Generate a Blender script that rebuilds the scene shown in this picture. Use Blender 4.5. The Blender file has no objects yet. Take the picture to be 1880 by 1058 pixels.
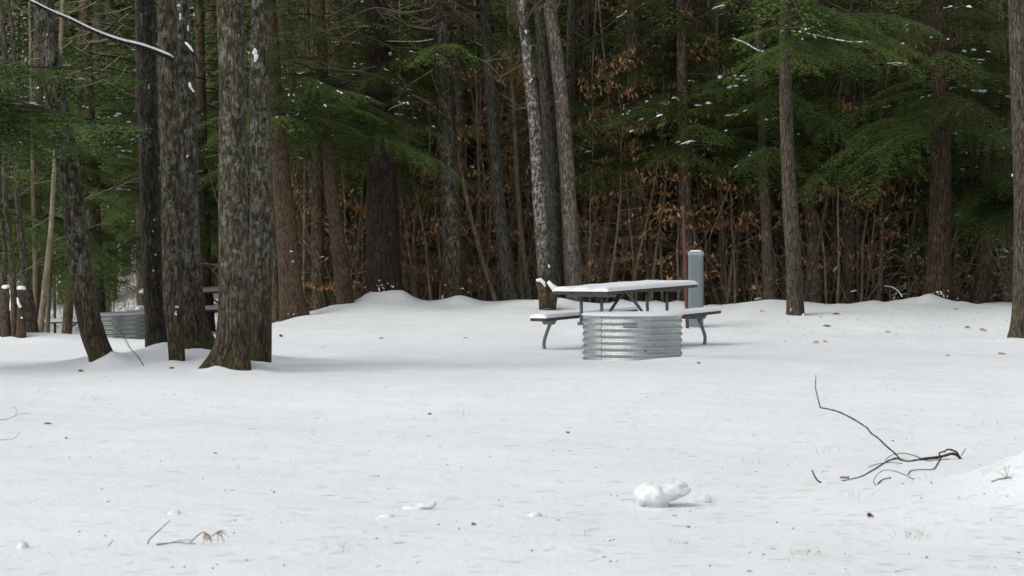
import bpy, math, random
import numpy as np
from mathutils import Vector, noise as mnoise

# ------------------------------------------------------------------ camera, world, sun, exposure
SC = bpy.context.scene
COL = SC.collection
F = 4178.0                 # focal length in pixels of the 1880 wide photograph
CX, CY, HZ = 940.0, 529.0, 470.0
EYE = 1.27
PITCH = math.atan((CY - HZ) / F)

cam_d = bpy.data.cameras.new('camera')
cam = bpy.data.objects.new('camera', cam_d); COL.objects.link(cam)
cam.location = (0, 0, EYE)
cam.rotation_euler = (math.radians(90) - PITCH, 0, 0)
cam_d.sensor_width = 36.0
cam_d.lens = F * 36.0 / 1880.0
cam_d.clip_end = 900
cam_d.dof.use_dof = True
cam_d.dof.focus_distance = 28.0
cam_d.dof.aperture_fstop = 7.0
SC.camera = cam

SUN_DIR = Vector((-0.75, -0.50, 0.88)).normalized()      # towards the sun
wd = bpy.data.worlds.new('World'); SC.world = wd; wd.use_nodes = True
nt = wd.node_tree; nt.nodes.clear()
wo = nt.nodes.new('ShaderNodeOutputWorld'); bg = nt.nodes.new('ShaderNodeBackground')
sky = nt.nodes.new('ShaderNodeTexSky'); sky.sky_type = 'NISHITA'; sky.sun_disc = False
sky.sun_elevation = math.asin(SUN_DIR.z); sky.sun_rotation = math.atan2(SUN_DIR.x, SUN_DIR.y)
sky.dust_density = 4.0; sky.air_density = 1.0; sky.ozone_density = 1.0
hs = nt.nodes.new('ShaderNodeHueSaturation'); hs.inputs['Saturation'].default_value = 0.22
nt.links.new(sky.outputs[0], hs.inputs['Color']); nt.links.new(hs.outputs[0], bg.inputs[0])
bg.inputs[1].default_value = 0.145
nt.links.new(bg.outputs[0], wo.inputs[0])

sl = bpy.data.lights.new('sun', 'SUN'); sl.energy = 0.7; sl.angle = math.radians(75); sl.color = (1.0, 0.97, 0.92)
sun = bpy.data.objects.new('sun', sl); COL.objects.link(sun)
sun.rotation_euler = (-SUN_DIR).to_track_quat('-Z', 'Y').to_euler()

SC.view_settings.view_transform = 'Standard'; SC.view_settings.look = 'None'
SC.view_settings.gamma = 1.0; SC.view_settings.exposure = 0.14
SC.render.engine = 'CYCLES'
SC.cycles.max_bounces = 6; SC.cycles.diffuse_bounces = 4; SC.cycles.transparent_max_bounces = 8
SC.cycles.use_denoising = True

RNG = random.Random(11)
NR = np.random.default_rng(5)

# ------------------------------------------------------------------ geometry of the view
cp, sp_ = math.cos(PITCH), math.sin(PITCH)
def P(px, py, Y):
    """world point at distance Y (along +Y) seen at pixel px, py of the 1880 x 1058 photograph"""
    u = (px - CX) / F; v = (CY - py) / F
    d = Vector((u, cp + v * sp_, -sp_ + v * cp))
    return Vector((0, 0, EYE)) + d * (Y / d.y)
def ss(a, b, x):
    t = np.clip((np.asarray(x, float) - a) / (b - a), 0, 1)
    return t * t * (3 - 2 * t)
def gs(x, y, cx, cy, sx, sy):
    return np.exp(-((x - cx) / sx) ** 2 - ((y - cy) / sy) ** 2)

MOUNDS = []   # (X, Y, height, radius x, radius y)
def ground(X, Y):
    X = np.asarray(X, float); Y = np.asarray(Y, float)
    Ys = np.maximum(Y, 6.0)
    px = X / Ys * F + CX
    near = 0.13 * ss(14, 21, Y) - 0.06 * ss(22, 27, Y)
    zc = near + 0.38 * ss(31.5, 40, Y) - 0.55 * ss(40.2, 43.5, Y) + 1.2 * ss(46, 75, Y)
    zc = zc + 0.05 * np.sin(px / 37.0 + 1.0) * ss(36, 39.5, Y) * (1 - ss(40.5, 44, Y)) * 0.6
    zc = zc + (0.022 * np.sin(px / 17.7) + 0.016 * np.sin(px / 9.1 + 2) + .012 * np.sin(px / 5.3)) * (0.5 + 0.5 * np.sin(px / 83)) * ss(38, 39.8, Y) * (1 - ss(40.3, 42, Y))
    zl = near - 0.05 * ss(28, 34, Y) - 0.32 * ss(33.5, 42, Y) - 0.75 * ss(43, 57, Y) * (1 - ss(190, 330, px)) + 2.1 * ss(60, 92, Y)
    w = ss(300, 700, px)
    z = zl * (1 - w) + zc * w
    z = z + 0.20 * gs(X, Y, -3.55, 24.2, 1.15, 1.3) - 0.13 * gs(X, Y, -3.2, 18.6, 3.4, 1.7)
    z = z - 0.06 * gs(X, Y, -6.0, 20.5, 2.0, 1.5)
    z = z - 0.10 * gs(X, Y, 6.2, 34.4, 2.8, 1.3) + 0.06 * gs(X, Y, 5.6, 31.2, 2.6, 1.1)
    z = z + 0.24 * gs(X, Y, 2.95, 12.1, 0.42, 0.8) + 0.05 * gs(X, Y, 2.3, 11.6, 0.8, 0.8)
    z = z + 0.30 * ss(90, 200, Y) * 10
    z = z + 0.018 * np.sin(X * 1.3 + Y * 0.55) * np.sin(Y * 0.9 + 1.1) + 0.010 * np.sin(X * 2.9 - Y * 1.7 + 2) * np.cos(Y * 2.1) \
          + 0.004 * np.sin(X * 7.1 + Y * 3.3) * np.sin(Y * 5.1 - X * 2)
    for (mx, my, h, rx, ry) in MOUNDS:
        z = z + h * gs(X, Y, mx, my, rx, ry)
    return z
def gz(X, Y): return float(ground(X, Y))
def on_ground(px, py):
    """where the sight line through a pixel meets the snow"""
    lo, hi = 6.0, 60.0
    Y = lo
    prev = 1
    while Y < hi:
        p = P(px, py, Y)
        if p.z <= gz(p.x, Y): break
        Y += 0.25
    for k in range(12):
        p = P(px, py, Y - 0.25 * 0.5 ** k)
        if p.z <= gz(p.x, p.y): Y -= 0.25 * 0.5 ** k
    return P(px, py, Y)

# ------------------------------------------------------------------ object helpers
def tag(o, label=None, cat=None, group=None, kind=None):
    if label: o['label'] = label
    if cat: o['category'] = cat
    if group: o['group'] = group
    if kind: o['kind'] = kind
    return o
def thing(name, label, cat, loc=(0, 0, 0), rz=0.0, group=None):
    o = bpy.data.objects.new(name, None); COL.objects.link(o)
    o.empty_display_size = 0.2
    o.location = loc; o.rotation_euler = (0, 0, rz)
    return tag(o, label, cat, group)
def children(o): return [c for c in bpy.data.objects if c.parent == o]

class MB:
    def __init__(s): s.v = []; s.f = []
    def add(s, vs, fs):
        n = len(s.v); s.v.extend([tuple(v) for v in vs]); s.f.extend([tuple(i + n for i in f) for f in fs])
    def box(s, c, d, rz=0.0, M=None):
        cx, cy, cz = c; hx, hy, hz = d[0] / 2, d[1] / 2, d[2] / 2
        vs = [Vector((x * hx, y * hy, z * hz)) for z in (-1, 1) for y in (-1, 1) for x in (-1, 1)]
        if M is not None: vs = [M @ v for v in vs]
        co, si = math.cos(rz), math.sin(rz)
        vs = [(cx + v.x * co - v.y * si, cy + v.x * si + v.y * co, cz + v.z) for v in vs]
        s.add(vs, [(0, 2, 3, 1), (4, 5, 7, 6), (0, 1, 5, 4), (2, 6, 7, 3), (0, 4, 6, 2), (1, 3, 7, 5)])
    def tube(s, pts, rad, n=6, cap=True, squash=1.0):
        pts = [Vector(p) for p in pts]
        if not hasattr(rad, '__len__'): rad = [rad] * len(pts)
        base = len(s.v); ref = None
        for i, p in enumerate(pts):
            t = (pts[min(i + 1, len(pts) - 1)] - pts[max(i - 1, 0)])
            t = t.normalized() if t.length > 1e-9 else Vector((0, 0, 1))
            if ref is None:
                a = Vector((1, 0, 0)) if abs(t.x) < 0.8 else Vector((0, 1, 0))
                ref = (a - t * a.dot(t)).normalized()
            else:
                ref = ref - t * ref.dot(t)
                ref = ref.normalized() if ref.length > 1e-6 else t.orthogonal().normalized()
            b = t.cross(ref)
            for k in range(n):
                a = 2 * math.pi * k / n
                s.v.append(tuple(p + (ref * math.cos(a) + b * math.sin(a) * squash) * rad[i]))
        for i in range(len(pts) - 1):
            for k in range(n):
                a = base + i * n + k; b2 = base + i * n + (k + 1) % n
                s.f.append((a, b2, b2 + n, a + n))
        if cap:
            s.f.append(tuple(base + k for k in reversed(range(n))))
            e = base + (len(pts) - 1) * n
            s.f.append(tuple(e + k for k in range(n)))
    def build(s, name, mat, parent=None, smooth=False, loc=None):
        me = bpy.data.meshes.new(name); me.from_pydata(s.v, [], s.f); me.update()
        if smooth: me.polygons.foreach_set('use_smooth', [True] * len(me.polygons))
        me.materials.append(mat)
        o = bpy.data.objects.new(name, me); COL.objects.link(o)
        if parent: o.parent = parent
        if loc is not None: o.location = loc
        return o
def np_mesh(name, verts, tris, mat, parent=None, smooth=False, attr=None):
    """verts (n,3), tris (m,3 or 4) -> object"""
    me = bpy.data.meshes.new(name)
    n, m, k = len(verts), len(tris), tris.shape[1]
    me.vertices.add(n); me.vertices.foreach_set('co', np.ascontiguousarray(verts, np.float32).ravel())
    me.loops.add(m * k); me.loops.foreach_set('vertex_index', np.ascontiguousarray(tris, np.int32).ravel())
    me.polygons.add(m); me.polygons.foreach_set('loop_start', np.arange(0, m * k, k, dtype=np.int32))
    if smooth: me.polygons.foreach_set('use_smooth', np.ones(m, bool))
    me.update(calc_edges=True)
    if attr:
        for an, av in attr.items():
            a = me.attributes.new(an, 'FLOAT', 'POINT'); a.data.foreach_set('value', np.asarray(av, np.float32))
    me.materials.append(mat)
    o = bpy.data.objects.new(name, me); COL.objects.link(o)
    if parent: o.parent = parent
    return o
def dup(root, kids, loc, rz=0.0, sc=1.0, label=None, cat=None, group=None, tilt=(0, 0)):
    r = root.copy(); COL.objects.link(r)
    r.location = loc; r.rotation_euler = (tilt[0], tilt[1], rz); r.scale = (sc, sc, sc)
    if label: r['label'] = label
    if group: r['group'] = group
    for c in kids:
        k = c.copy(); COL.objects.link(k); k.parent = r
    return r

# ------------------------------------------------------------------ materials
def mat_new(name):
    m = bpy.data.materials.new(name); m.use_nodes = True
    nt = m.node_tree; nt.nodes.clear()
    out = nt.nodes.new('ShaderNodeOutputMaterial'); b = nt.nodes.new('ShaderNodeBsdfPrincipled')
    nt.links.new(b.outputs[0], out.inputs[0])
    return m, nt, b, out
def N(nt, t, **kw):
    n = nt.nodes.new(t)
    for k, v in kw.items():
        if k in n.inputs: n.inputs[k].default_value = v
        else: setattr(n, k, v)
    return n
def ramp(nt, src, stops):
    r = nt.nodes.new('ShaderNodeValToRGB')
    el = r.color_ramp.elements
    while len(el) > 1: el.remove(el[0])
    el[0].position = stops[0][0]; el[0].color = (*stops[0][1], 1) if hasattr(stops[0][1], '__len__') else (stops[0][1],) * 3 + (1,)
    for p, c in stops[1:]:
        e = el.new(p); e.color = (*c, 1) if hasattr(c, '__len__') else (c, c, c, 1)
    nt.links.new(src, r.inputs[0]); return r
def coords(nt, scale=(1, 1, 1), kind='Object', rnd=True):
    tc = nt.nodes.new('ShaderNodeTexCoord'); mp = nt.nodes.new('ShaderNodeMapping')
    mp.inputs['Scale'].default_value = scale
    nt.links.new(tc.outputs[kind], mp.inputs[0])
    if rnd:
        oi = nt.nodes.new('ShaderNodeObjectInfo'); mu = N(nt, 'ShaderNodeMath', operation='MULTIPLY'); mu.inputs[1].default_value = 37.0
        nt.links.new(oi.outputs['Random'], mu.inputs[0]); nt.links.new(mu.outputs[0], mp.inputs['Location'])
    return mp.outputs[0]
def mix(nt, fac, a, b):
    m = nt.nodes.new('ShaderNodeMix'); m.data_type = 'RGBA'
    for s, v in ((m.inputs[0], fac), (m.inputs[6], a), (m.inputs[7], b)):
        if isinstance(v, bpy.types.NodeSocket): nt.links.new(v, s)
        elif hasattr(v, '__len__'): s.default_value = (*v, 1)
        else: s.default_value = v
    return m.outputs[2]
def noise_n(nt, co, scale, detail=4, rough=0.55):
    n = N(nt, 'ShaderNodeTexNoise', Scale=scale, Detail=detail, Roughness=rough); nt.links.new(co, n.inputs['Vector']); return n.outputs['Fac']
def mathn(nt, op, a, b):
    m = N(nt, 'ShaderNodeMath', operation=op)
    for i, v in enumerate((a, b)):
        if isinstance(v, bpy.types.NodeSocket): nt.links.new(v, m.inputs[i])
        else: m.inputs[i].default_value = v
    return m.outputs[0]

def bark(name, dark, mid, light, lichen=(0.17, 0.20, 0.16), lich=0.0, moss=0.0, vs=1.0, speck=0.0, bump=0.85, flat=False):
    """furrowed bark; lichen patches above the wet foot, moss at the foot, snow dust blown into furrows"""
    m, nt, b, _ = mat_new(name)
    co = coords(nt, (1, 1, 0.22)); co1 = coords(nt, (1, 1, 0.7)); raw = coords(nt, (1, 1, 1), rnd=False)
    n1 = noise_n(nt, co, 30 * vs, 8, 0.74)
    vo = N(nt, 'ShaderNodeTexVoronoi', Scale=26 * vs, feature='DISTANCE_TO_EDGE'); nt.links.new(co, vo.inputs['Vector'])
    n2 = noise_n(nt, co1, 5.0, 5, 0.6)
    base = ramp(nt, n1, [(0.36, dark), (0.50, mid), (0.66, light)]).outputs[0]
    fur = ramp(nt, vo.outputs['Distance'], [(0.0, 0.12), (0.12, 1.0)]).outputs[0]
    if not flat:
        mm = nt.nodes.new('ShaderNodeMix'); mm.data_type = 'RGBA'; mm.blend_type = 'MULTIPLY'; mm.inputs[0].default_value = 0.85
        nt.links.new(base, mm.inputs[6]); nt.links.new(fur, mm.inputs[7]); base = mm.outputs[2]
    big = ramp(nt, n2, [(0.35, 0.62), (0.65, 1.0)]).outputs[0]
    mm = nt.nodes.new('ShaderNodeMix'); mm.data_type = 'RGBA'; mm.blend_type = 'MULTIPLY'; mm.inputs[0].default_value = 1.0
    nt.links.new(base, mm.inputs[6]); nt.links.new(big, mm.inputs[7]); col = mm.outputs[2]
    sx = nt.nodes.new('ShaderNodeSeparateXYZ'); nt.links.new(raw, sx.inputs[0])
    if lich > 0:
        n3 = noise_n(nt, co1, 15.0, 10, 0.80)
        lm = ramp(nt, n3, [(0.60 - 0.14 * lich, 0.0), (0.70 - 0.12 * lich, 1.0)]).outputs[0]
        hgt = N(nt, 'ShaderNodeMapRange'); hgt.inputs[1].default_value = 0.25; hgt.inputs[2].default_value = 1.0
        nt.links.new(sx.outputs[2], hgt.inputs[0])
        f = mathn(nt, 'MULTIPLY', mathn(nt, 'MULTIPLY', lm, hgt.outputs[0]), 0.72)
        col = mix(nt, f, col, lichen)
    if moss > 0:
        n4 = noise_n(nt, co1, 7.0, 6, 0.7)
        hgt = N(nt, 'ShaderNodeMapRange'); hgt.inputs[1].default_value = 0.75; hgt.inputs[2].default_value = 0.05
        nt.links.new(sx.outputs[2], hgt.inputs[0])
        mk = ramp(nt, mathn(nt, 'MULTIPLY', n4, hgt.outputs[0]), [(0.50 - 0.2 * moss, 0.0), (0.66 - 0.2 * moss, 0.8)]).outputs[0]
        col = mix(nt, mk, col, (0.035, 0.05, 0.012))
    if speck > 0:
        n5 = noise_n(nt, coords(nt, (1, 1, 0.5)), 48.0, 3, 0.6)
        sk = ramp(nt, n5, [(0.80 - 0.12 * speck, 0.0), (0.83 - 0.12 * speck, 1.0)]).outputs[0]
        col = mix(nt, sk, col, (0.75, 0.78, 0.8))
    nt.links.new(col, b.inputs['Base Color']); b.inputs['Roughness'].default_value = 0.85
    b.inputs['Specular IOR Level'].default_value = 0.25
    bp = N(nt, 'ShaderNodeBump', Strength=bump, Distance=0.02)
    h = mathn(nt, 'ADD', n1, mathn(nt, 'MULTIPLY', fur, 0.0 if flat else 0.6))
    nt.links.new(h, bp.inputs['Height']); nt.links.new(bp.outputs[0], b.inputs['Normal'])
    return m

M = {}
M['maple'] = bark('maple_bark', (0.016, 0.011, 0.006), (0.064, 0.046, 0.027), (0.165, 0.130, 0.085), lichen=(0.20, 0.235, 0.185), lich=0.80, moss=0.30, speck=0.0)
M['maple_red'] = bark('maple_bark_red', (0.016, 0.011, 0.006), (0.068, 0.049, 0.030), (0.17, 0.133, 0.089), lichen=(0.20, 0.23, 0.18), lich=0.75, moss=0.22, speck=0.0)
M['wetbark'] = bark('wet_bark', (0.010, 0.008, 0.006), (0.035, 0.027, 0.02), (0.10, 0.085, 0.07), lich=0.35, moss=0.3, speck=0.25)
M['brown'] = bark('smooth_brown_bark', (0.065, 0.043, 0.025), (0.125, 0.083, 0.050), (0.17, 0.12, 0.08), vs=1.3, moss=0.1)
M['hemlock_bark'] = bark('furrowed_purple_bark', (0.012, 0.008, 0.008), (0.055, 0.034, 0.030), (0.10, 0.065, 0.058), vs=1.0, bump=1.0, speck=0.12)
M['pine_bark'] = bark('dark_orange_bark', (0.016, 0.010, 0.006), (0.066, 0.043, 0.025), (0.12, 0.085, 0.050), vs=0.8, bump=1.0)
M['greybark'] = bark('grey_green_bark', (0.03, 0.028, 0.02), (0.085, 0.078, 0.058), (0.15, 0.14, 0.11), lich=0.4)
M['pale'] = bark('pale_mottled_bark', (0.06, 0.046, 0.033), (0.17, 0.135, 0.105), (0.29, 0.25, 0.205), lichen=(0.40, 0.39, 0.35), lich=0.5)
M['birch'] = bark('white_mottled_bark', (0.03, 0.022, 0.016), (0.09, 0.07, 0.055), (0.19, 0.165, 0.14), lichen=(0.50, 0.50, 0.47), lich=0.85)
M['pole'] = bark('sapling_bark', (0.11, 0.088, 0.058), (0.22, 0.178, 0.120), (0.34, 0.285, 0.205), flat=True, bump=0.2)
M['deep'] = bark('deep_wood_bark', (0.05, 0.036, 0.024), (0.15, 0.112, 0.078), (0.25, 0.195, 0.145))
M['greytan'] = bark('grey_tan_bark', (0.038, 0.030, 0.019), (0.10, 0.080, 0.056), (0.17, 0.145, 0.11), lich=0.2, vs=1.1)

def simple(name, col, rough=0.7, col2=None, sc=12.0, metal=0.0, bump=0.0, spec=0.3, stretch=(1, 1, 1), rnd=True):
    m, nt, b, _ = mat_new(name)
    b.inputs['Roughness'].default_value = rough; b.inputs['Metallic'].default_value = metal
    b.inputs['Specular IOR Level'].default_value = spec
    co = coords(nt, stretch, rnd=rnd)
    n = noise_n(nt, co, sc, 5, 0.6)
    c = ramp(nt, n, [(0.3, col), (0.7, col2 or col)]).outputs[0]
    nt.links.new(c, b.inputs['Base Color'])
    if bump:
        bp = N(nt, 'ShaderNodeBump', Strength=bump, Distance=0.01)
        nt.links.new(n, bp.inputs['Height']); nt.links.new(bp.outputs[0], b.inputs['Normal'])
    return m
M['twig'] = simple('twig_bark', (0.055, 0.038, 0.026), 0.8, (0.12, 0.09, 0.065))
M['twig_pale'] = simple('pale_twig_bark', (0.12, 0.09, 0.06), 0.8, (0.21, 0.17, 0.12))
M['twig_black'] = simple('wet_twig_bark', (0.018, 0.015, 0.013), 0.6, (0.05, 0.04, 0.032), sc=40, bump=0.4)
M['brush'] = simple('brush_stems', (0.15, 0.11, 0.072), 0.85, (0.34, 0.265, 0.185), sc=1.2)
M['board'] = simple('brown_board', (0.055, 0.033, 0.025), 0.6, (0.090, 0.056, 0.044), sc=9, stretch=(6, 0.6, 6), bump=0.15)
M['board_red'] = simple('red_brown_board', (0.13, 0.06, 0.045), 0.6, (0.17, 0.085, 0.065), sc=9, stretch=(1, 1, 6))
M['frame'] = simple('grey_steel_frame', (0.11, 0.135, 0.145), 0.45, (0.18, 0.205, 0.215), sc=22, metal=0.35)
M['post'] = simple('rust_red_steel', (0.085, 0.036, 0.028), 0.8, (0.13, 0.060, 0.046), sc=18, bump=0.2)
M['hole'] = simple('post_hole', (0.012, 0.008, 0.007), 0.9)
M['pedestal'] = simple('grey_green_enamel', (0.150, 0.180, 0.190), 0.5, (0.18, 0.21, 0.218), sc=5)
M['pedcap'] = simple('pale_grey_enamel', (0.26, 0.30, 0.305), 0.5, (0.30, 0.345, 0.345), sc=9)
M['plate'] = simple('dull_metal_plate', (0.16, 0.17, 0.175), 0.5, (0.22, 0.23, 0.235), sc=30, metal=0.4)
M['soot'] = simple('soot_smudge', (0.03, 0.03, 0.03), 0.8)
M['wood_cut'] = simple('fresh_cut_wood', (0.20, 0.09, 0.045), 0.8, (0.28, 0.15, 0.08), sc=30)
M['needle'] = simple('fallen_pine_needles', (0.27, 0.24, 0.16), 0.8, (0.48, 0.43, 0.32), sc=1.5)
M['needle_red'] = simple('dead_red_needles', (0.24, 0.10, 0.045), 0.7, (0.36, 0.18, 0.09), sc=20)
M['sprig'] = simple('green_grey_sprig', (0.09, 0.11, 0.06), 0.8, (0.17, 0.18, 0.11), sc=20)
M['stalk'] = simple('dry_grass_stalk', (0.32, 0.29, 0.21), 0.85, (0.48, 0.44, 0.34), sc=3)
M['leaf_dark'] = simple('dark_fallen_leaf', (0.05, 0.018, 0.012), 0.7, (0.10, 0.035, 0.02), sc=30)
M['leaf_tan'] = simple('tan_fallen_leaf', (0.36, 0.20, 0.10), 0.7, (0.50, 0.32, 0.18), sc=30)
M['leaf_grey'] = simple('grey_brown_leaf', (0.10, 0.08, 0.06), 0.8, (0.18, 0.14, 0.11), sc=30)

def foliage_mat(name, c1, c2, c3, tr=0.25, sc=0.9):
    m, nt, b, out = mat_new(name)
    nt.nodes.remove(b)
    co = coords(nt, (1, 1, 1))
    n = noise_n(nt, co, sc, 3, 0.6)
    c = ramp(nt, n, [(0.30, c1), (0.50, c2), (0.72, c3)]).outputs[0]
    at = N(nt, 'ShaderNodeAttribute', attribute_name='tone')
    hsv = nt.nodes.new('ShaderNodeHueSaturation')
    mr = N(nt, 'ShaderNodeMapRange'); mr.inputs[3].default_value = 0.5; mr.inputs[4].default_value = 1.6
    nt.links.new(at.outputs['Fac'], mr.inputs[0]); nt.links.new(mr.outputs[0], hsv.inputs['Value']); nt.links.new(c, hsv.inputs['Color'])
    d = N(nt, 'ShaderNodeBsdfDiffuse'); t = N(nt, 'ShaderNodeBsdfTranslucent'); g = N(nt, 'ShaderNodeBsdfGlossy', Roughness=0.45)
    g.inputs['Color'].default_value = (0.5, 0.55, 0.5, 1)
    nt.links.new(hsv.outputs[0], d.inputs[0]); nt.links.new(hsv.outputs[0], t.inputs[0])
    mx = N(nt, 'ShaderNodeMixShader'); mx.inputs[0].default_value = tr
    nt.links.new(d.outputs[0], mx.inputs[1]); nt.links.new(t.outputs[0], mx.inputs[2])
    m2 = N(nt, 'ShaderNodeMixShader'); m2.inputs[0].default_value = 0.03
    nt.links.new(mx.outputs[0], m2.inputs[1]); nt.links.new(g.outputs[0], m2.inputs[2])
    nt.links.new(m2.outputs[0], out.inputs[0])
    return m
M['hemlock'] = foliage_mat('hemlock_needles', (0.046, 0.078, 0.022), (0.082, 0.124, 0.034), (0.138, 0.178, 0.050), tr=0.38)
M['hemlock_blue'] = foliage_mat('blue_green_needles', (0.045, 0.080, 0.024), (0.068, 0.112, 0.034), (0.10, 0.150, 0.048))
M['beech'] = foliage_mat('dead_beech_leaves', (0.25, 0.115, 0.048), (0.42, 0.22, 0.095), (0.60, 0.41, 0.25), tr=0.45, sc=3.0)
M['woods'] = foliage_mat('distant_needles', (0.040, 0.048, 0.020), (0.068, 0.078, 0.030), (0.10, 0.105, 0.045))

def snow_mat(name, litter=False):
    m, nt, b, _ = mat_new(name)
    co = coords(nt, (1, 1, 1), rnd=False)
    n = noise_n(nt, co, 1.1, 6, 0.6); n2 = noise_n(nt, co, 28, 6, 0.7)
    c = ramp(nt, n, [(0.3, (0.76, 0.795, 0.815)), (0.7, (0.82, 0.845, 0.86))]).outputs[0]
    if litter:
        at = N(nt, 'ShaderNodeAttribute', attribute_name='litter')
        n3 = noise_n(nt, coords(nt, (1, 1, 1), rnd=False), 7.0, 8, 0.75)
        n4 = noise_n(nt, coords(nt, (1, 1, 1), rnd=False), 22.0, 6, 0.7)
        lc = ramp(nt, n4, [(0.3, (0.02, 0.013, 0.008)), (0.5, (0.07, 0.045, 0.028)), (0.7, (0.16, 0.09, 0.045))]).outputs[0]
        s = mathn(nt, 'ADD', mathn(nt, 'MULTIPLY', at.outputs['Fac'], 0.75), mathn(nt, 'MULTIPLY', n3, 0.75))
        k = ramp(nt, s, [(0.66, 0.0), (0.76, 1.0)]).outputs[0]
        # faint dusting of bark crumbs and grit
        n5 = noise_n(nt, coords(nt, (1, 1, 1), rnd=False), 95.0, 3, 0.6)
        gk = ramp(nt, n5, [(0.735, 0.0), (0.77, 0.45)]).outputs[0]
        c = mix(nt, gk, c, (0.42, 0.40, 0.36))
        c = mix(nt, k, c, lc)
    nt.links.new(c, b.inputs['Base Color']); b.inputs['Roughness'].default_value = 0.65
    b.inputs['Specular IOR Level'].default_value = 0.2
    bp = N(nt, 'ShaderNodeBump', Strength=0.55, Distance=0.02)
    nt.links.new(mathn(nt, 'ADD', n2, mathn(nt, 'MULTIPLY', noise_n(nt, co, 6, 4, 0.6), 1.5)), bp.inputs['Height']); nt.links.new(bp.outputs[0], b.inputs['Normal'])
    return m
M['clump'] = simple('shaded_snow_clump', (0.60, 0.635, 0.64), 0.7, (0.70, 0.73, 0.735), sc=60, bump=0.3)  # snow made greyer: the backlit shade of the clumps is put into the colour
M['snow'] = snow_mat('snow'); M['snow_ground'] = snow_mat('snow_ground', True)

def galv_mat():
    m, nt, b, _ = mat_new('galvanised_steel')
    co = coords(nt, (1, 1, 1), rnd=False)
    vo = N(nt, 'ShaderNodeTexVoronoi', Scale=38.0); nt.links.new(co, vo.inputs['Vector'])
    n = noise_n(nt, co, 4, 6, 0.65)
    st = noise_n(nt, coords(nt, (9, 9, 0.8), rnd=False), 3, 5, 0.6)
    c = ramp(nt, mathn(nt, 'ADD', mathn(nt, 'MULTIPLY', vo.outputs['Distance'], 0.35), mathn(nt, 'MULTIPLY', n, 0.75)), [(0.25, (0.30, 0.32, 0.325)), (0.6, (0.43, 0.46, 0.46)), (0.8, (0.54, 0.56, 0.53))]).outputs[0]
    s = ramp(nt, st, [(0.55, 0.0), (0.75, 0.35)]).outputs[0]
    c = mix(nt, s, c, (0.40, 0.37, 0.30))
    nt.links.new(c, b.inputs['Base Color']); b.inputs['Metallic'].default_value = 0.85
    r = ramp(nt, n, [(0.3, 0.27), (0.7, 0.42)]).outputs[0]; nt.links.new(r, b.inputs['Roughness'])
    return m
M['galv'] = galv_mat()
M['limb'] = simple('hemlock_limb_bark', (0.028, 0.022, 0.016), 0.85, (0.06, 0.048, 0.035))

# ------------------------------------------------------------------ snow mounds round the trunks, then the ground sheet
def XY(px, Y): return ((px - CX) / F * Y, Y)
for px, Y, h, rx, ry in [(700, 39.3, .12, .75, .6), (843, 39.4, .12, .42, .5), (1720, 39.2, .11, .62, .5), (1015, 38.6, .10, .9, .5),
                         (545, 37.6, .05, .5, .4), (632, 38.6, .04, .4, .4), (957, 39.4, .04, .5, .4), (1868, 31.0, .05, .5, .4),
                         (425, 22.2, .05, .35, .35), (60, 33.5, .12, 1.0, .8), (1420, 39.4, .05, .5, .4), (178, 23.2, .05, .45, .4), (478, 22.8, .05, .3, .3),
                         (846, 39.25, .07, .26, .3), (738, 39.1, .12, .30, .3), (690, 39.1, .06, .4, .3), (1711, 39.0, .05, .26, .3), (300, 24.0, .06, .22, .25), (368, 23.5, .06, .2, .25), (455, 22.5, .05, .12, .2), (398, 22.0, .035, .10, .15), (205, 22.9, .10, .14, .25), (312, 22.8, .03, .1, .15), (1030, 38.2, .10, .3, .3), (600, 38.6, .05, .3, .3)]:
    x, y = XY(px, Y); MOUNDS.append((x, y, h, rx, ry))
# the fire ring melted and drifted snow
MOUNDS.append((1.95, 25.55, 0.055, 0.55, 0.35)); MOUNDS.append((1.05, 25.6, -0.03, 0.5, 0.4))

xs = np.concatenate([-np.geomspace(260, 13, 26), np.arange(-12.5, 12.51, 0.09), np.geomspace(13, 260, 26)])
ys = np.concatenate([-np.geomspace(160, 1, 16), np.arange(0, 7.5, 0.5), np.arange(7.5, 46, 0.1), np.arange(46, 90, 0.8), np.geomspace(91, 420, 22)])
GX, GY = np.meshgrid(xs, ys)
GZ = ground(GX, GY)
nx, ny = len(xs), len(ys)
idx = np.arange(nx * ny).reshape(ny, nx)
quads = np.stack([idx[:-1, :-1], idx[:-1, 1:], idx[1:, 1:], idx[1:, :-1]], -1).reshape(-1, 4)
PXg = GX / np.maximum(GY, 6) * F + CX
lit = ss(40.3, 42.5, GY) * (0.85 * ss(480, 620, PXg) + 0.12 * (1 - ss(480, 620, PXg)) * (1 - ss(43, 60, GY))) + 0.20 * ss(32.5, 34.5, GY) * (1 - ss(38.5, 40, GY)) * ss(1300, 1450, PXg)
lit = lit + 0.10 * ss(44, 47, GY) * (1 - ss(49, 52, GY)) * (1 - ss(480, 620, PXg))
gobj = np_mesh('ground', np.stack([GX, GY, GZ], -1).reshape(-1, 3), quads, M['snow_ground'], smooth=True, attr={'litter': lit.ravel()})
tag(gobj, 'snow covered campsite clearing and forest floor', kind='structure')

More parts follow.
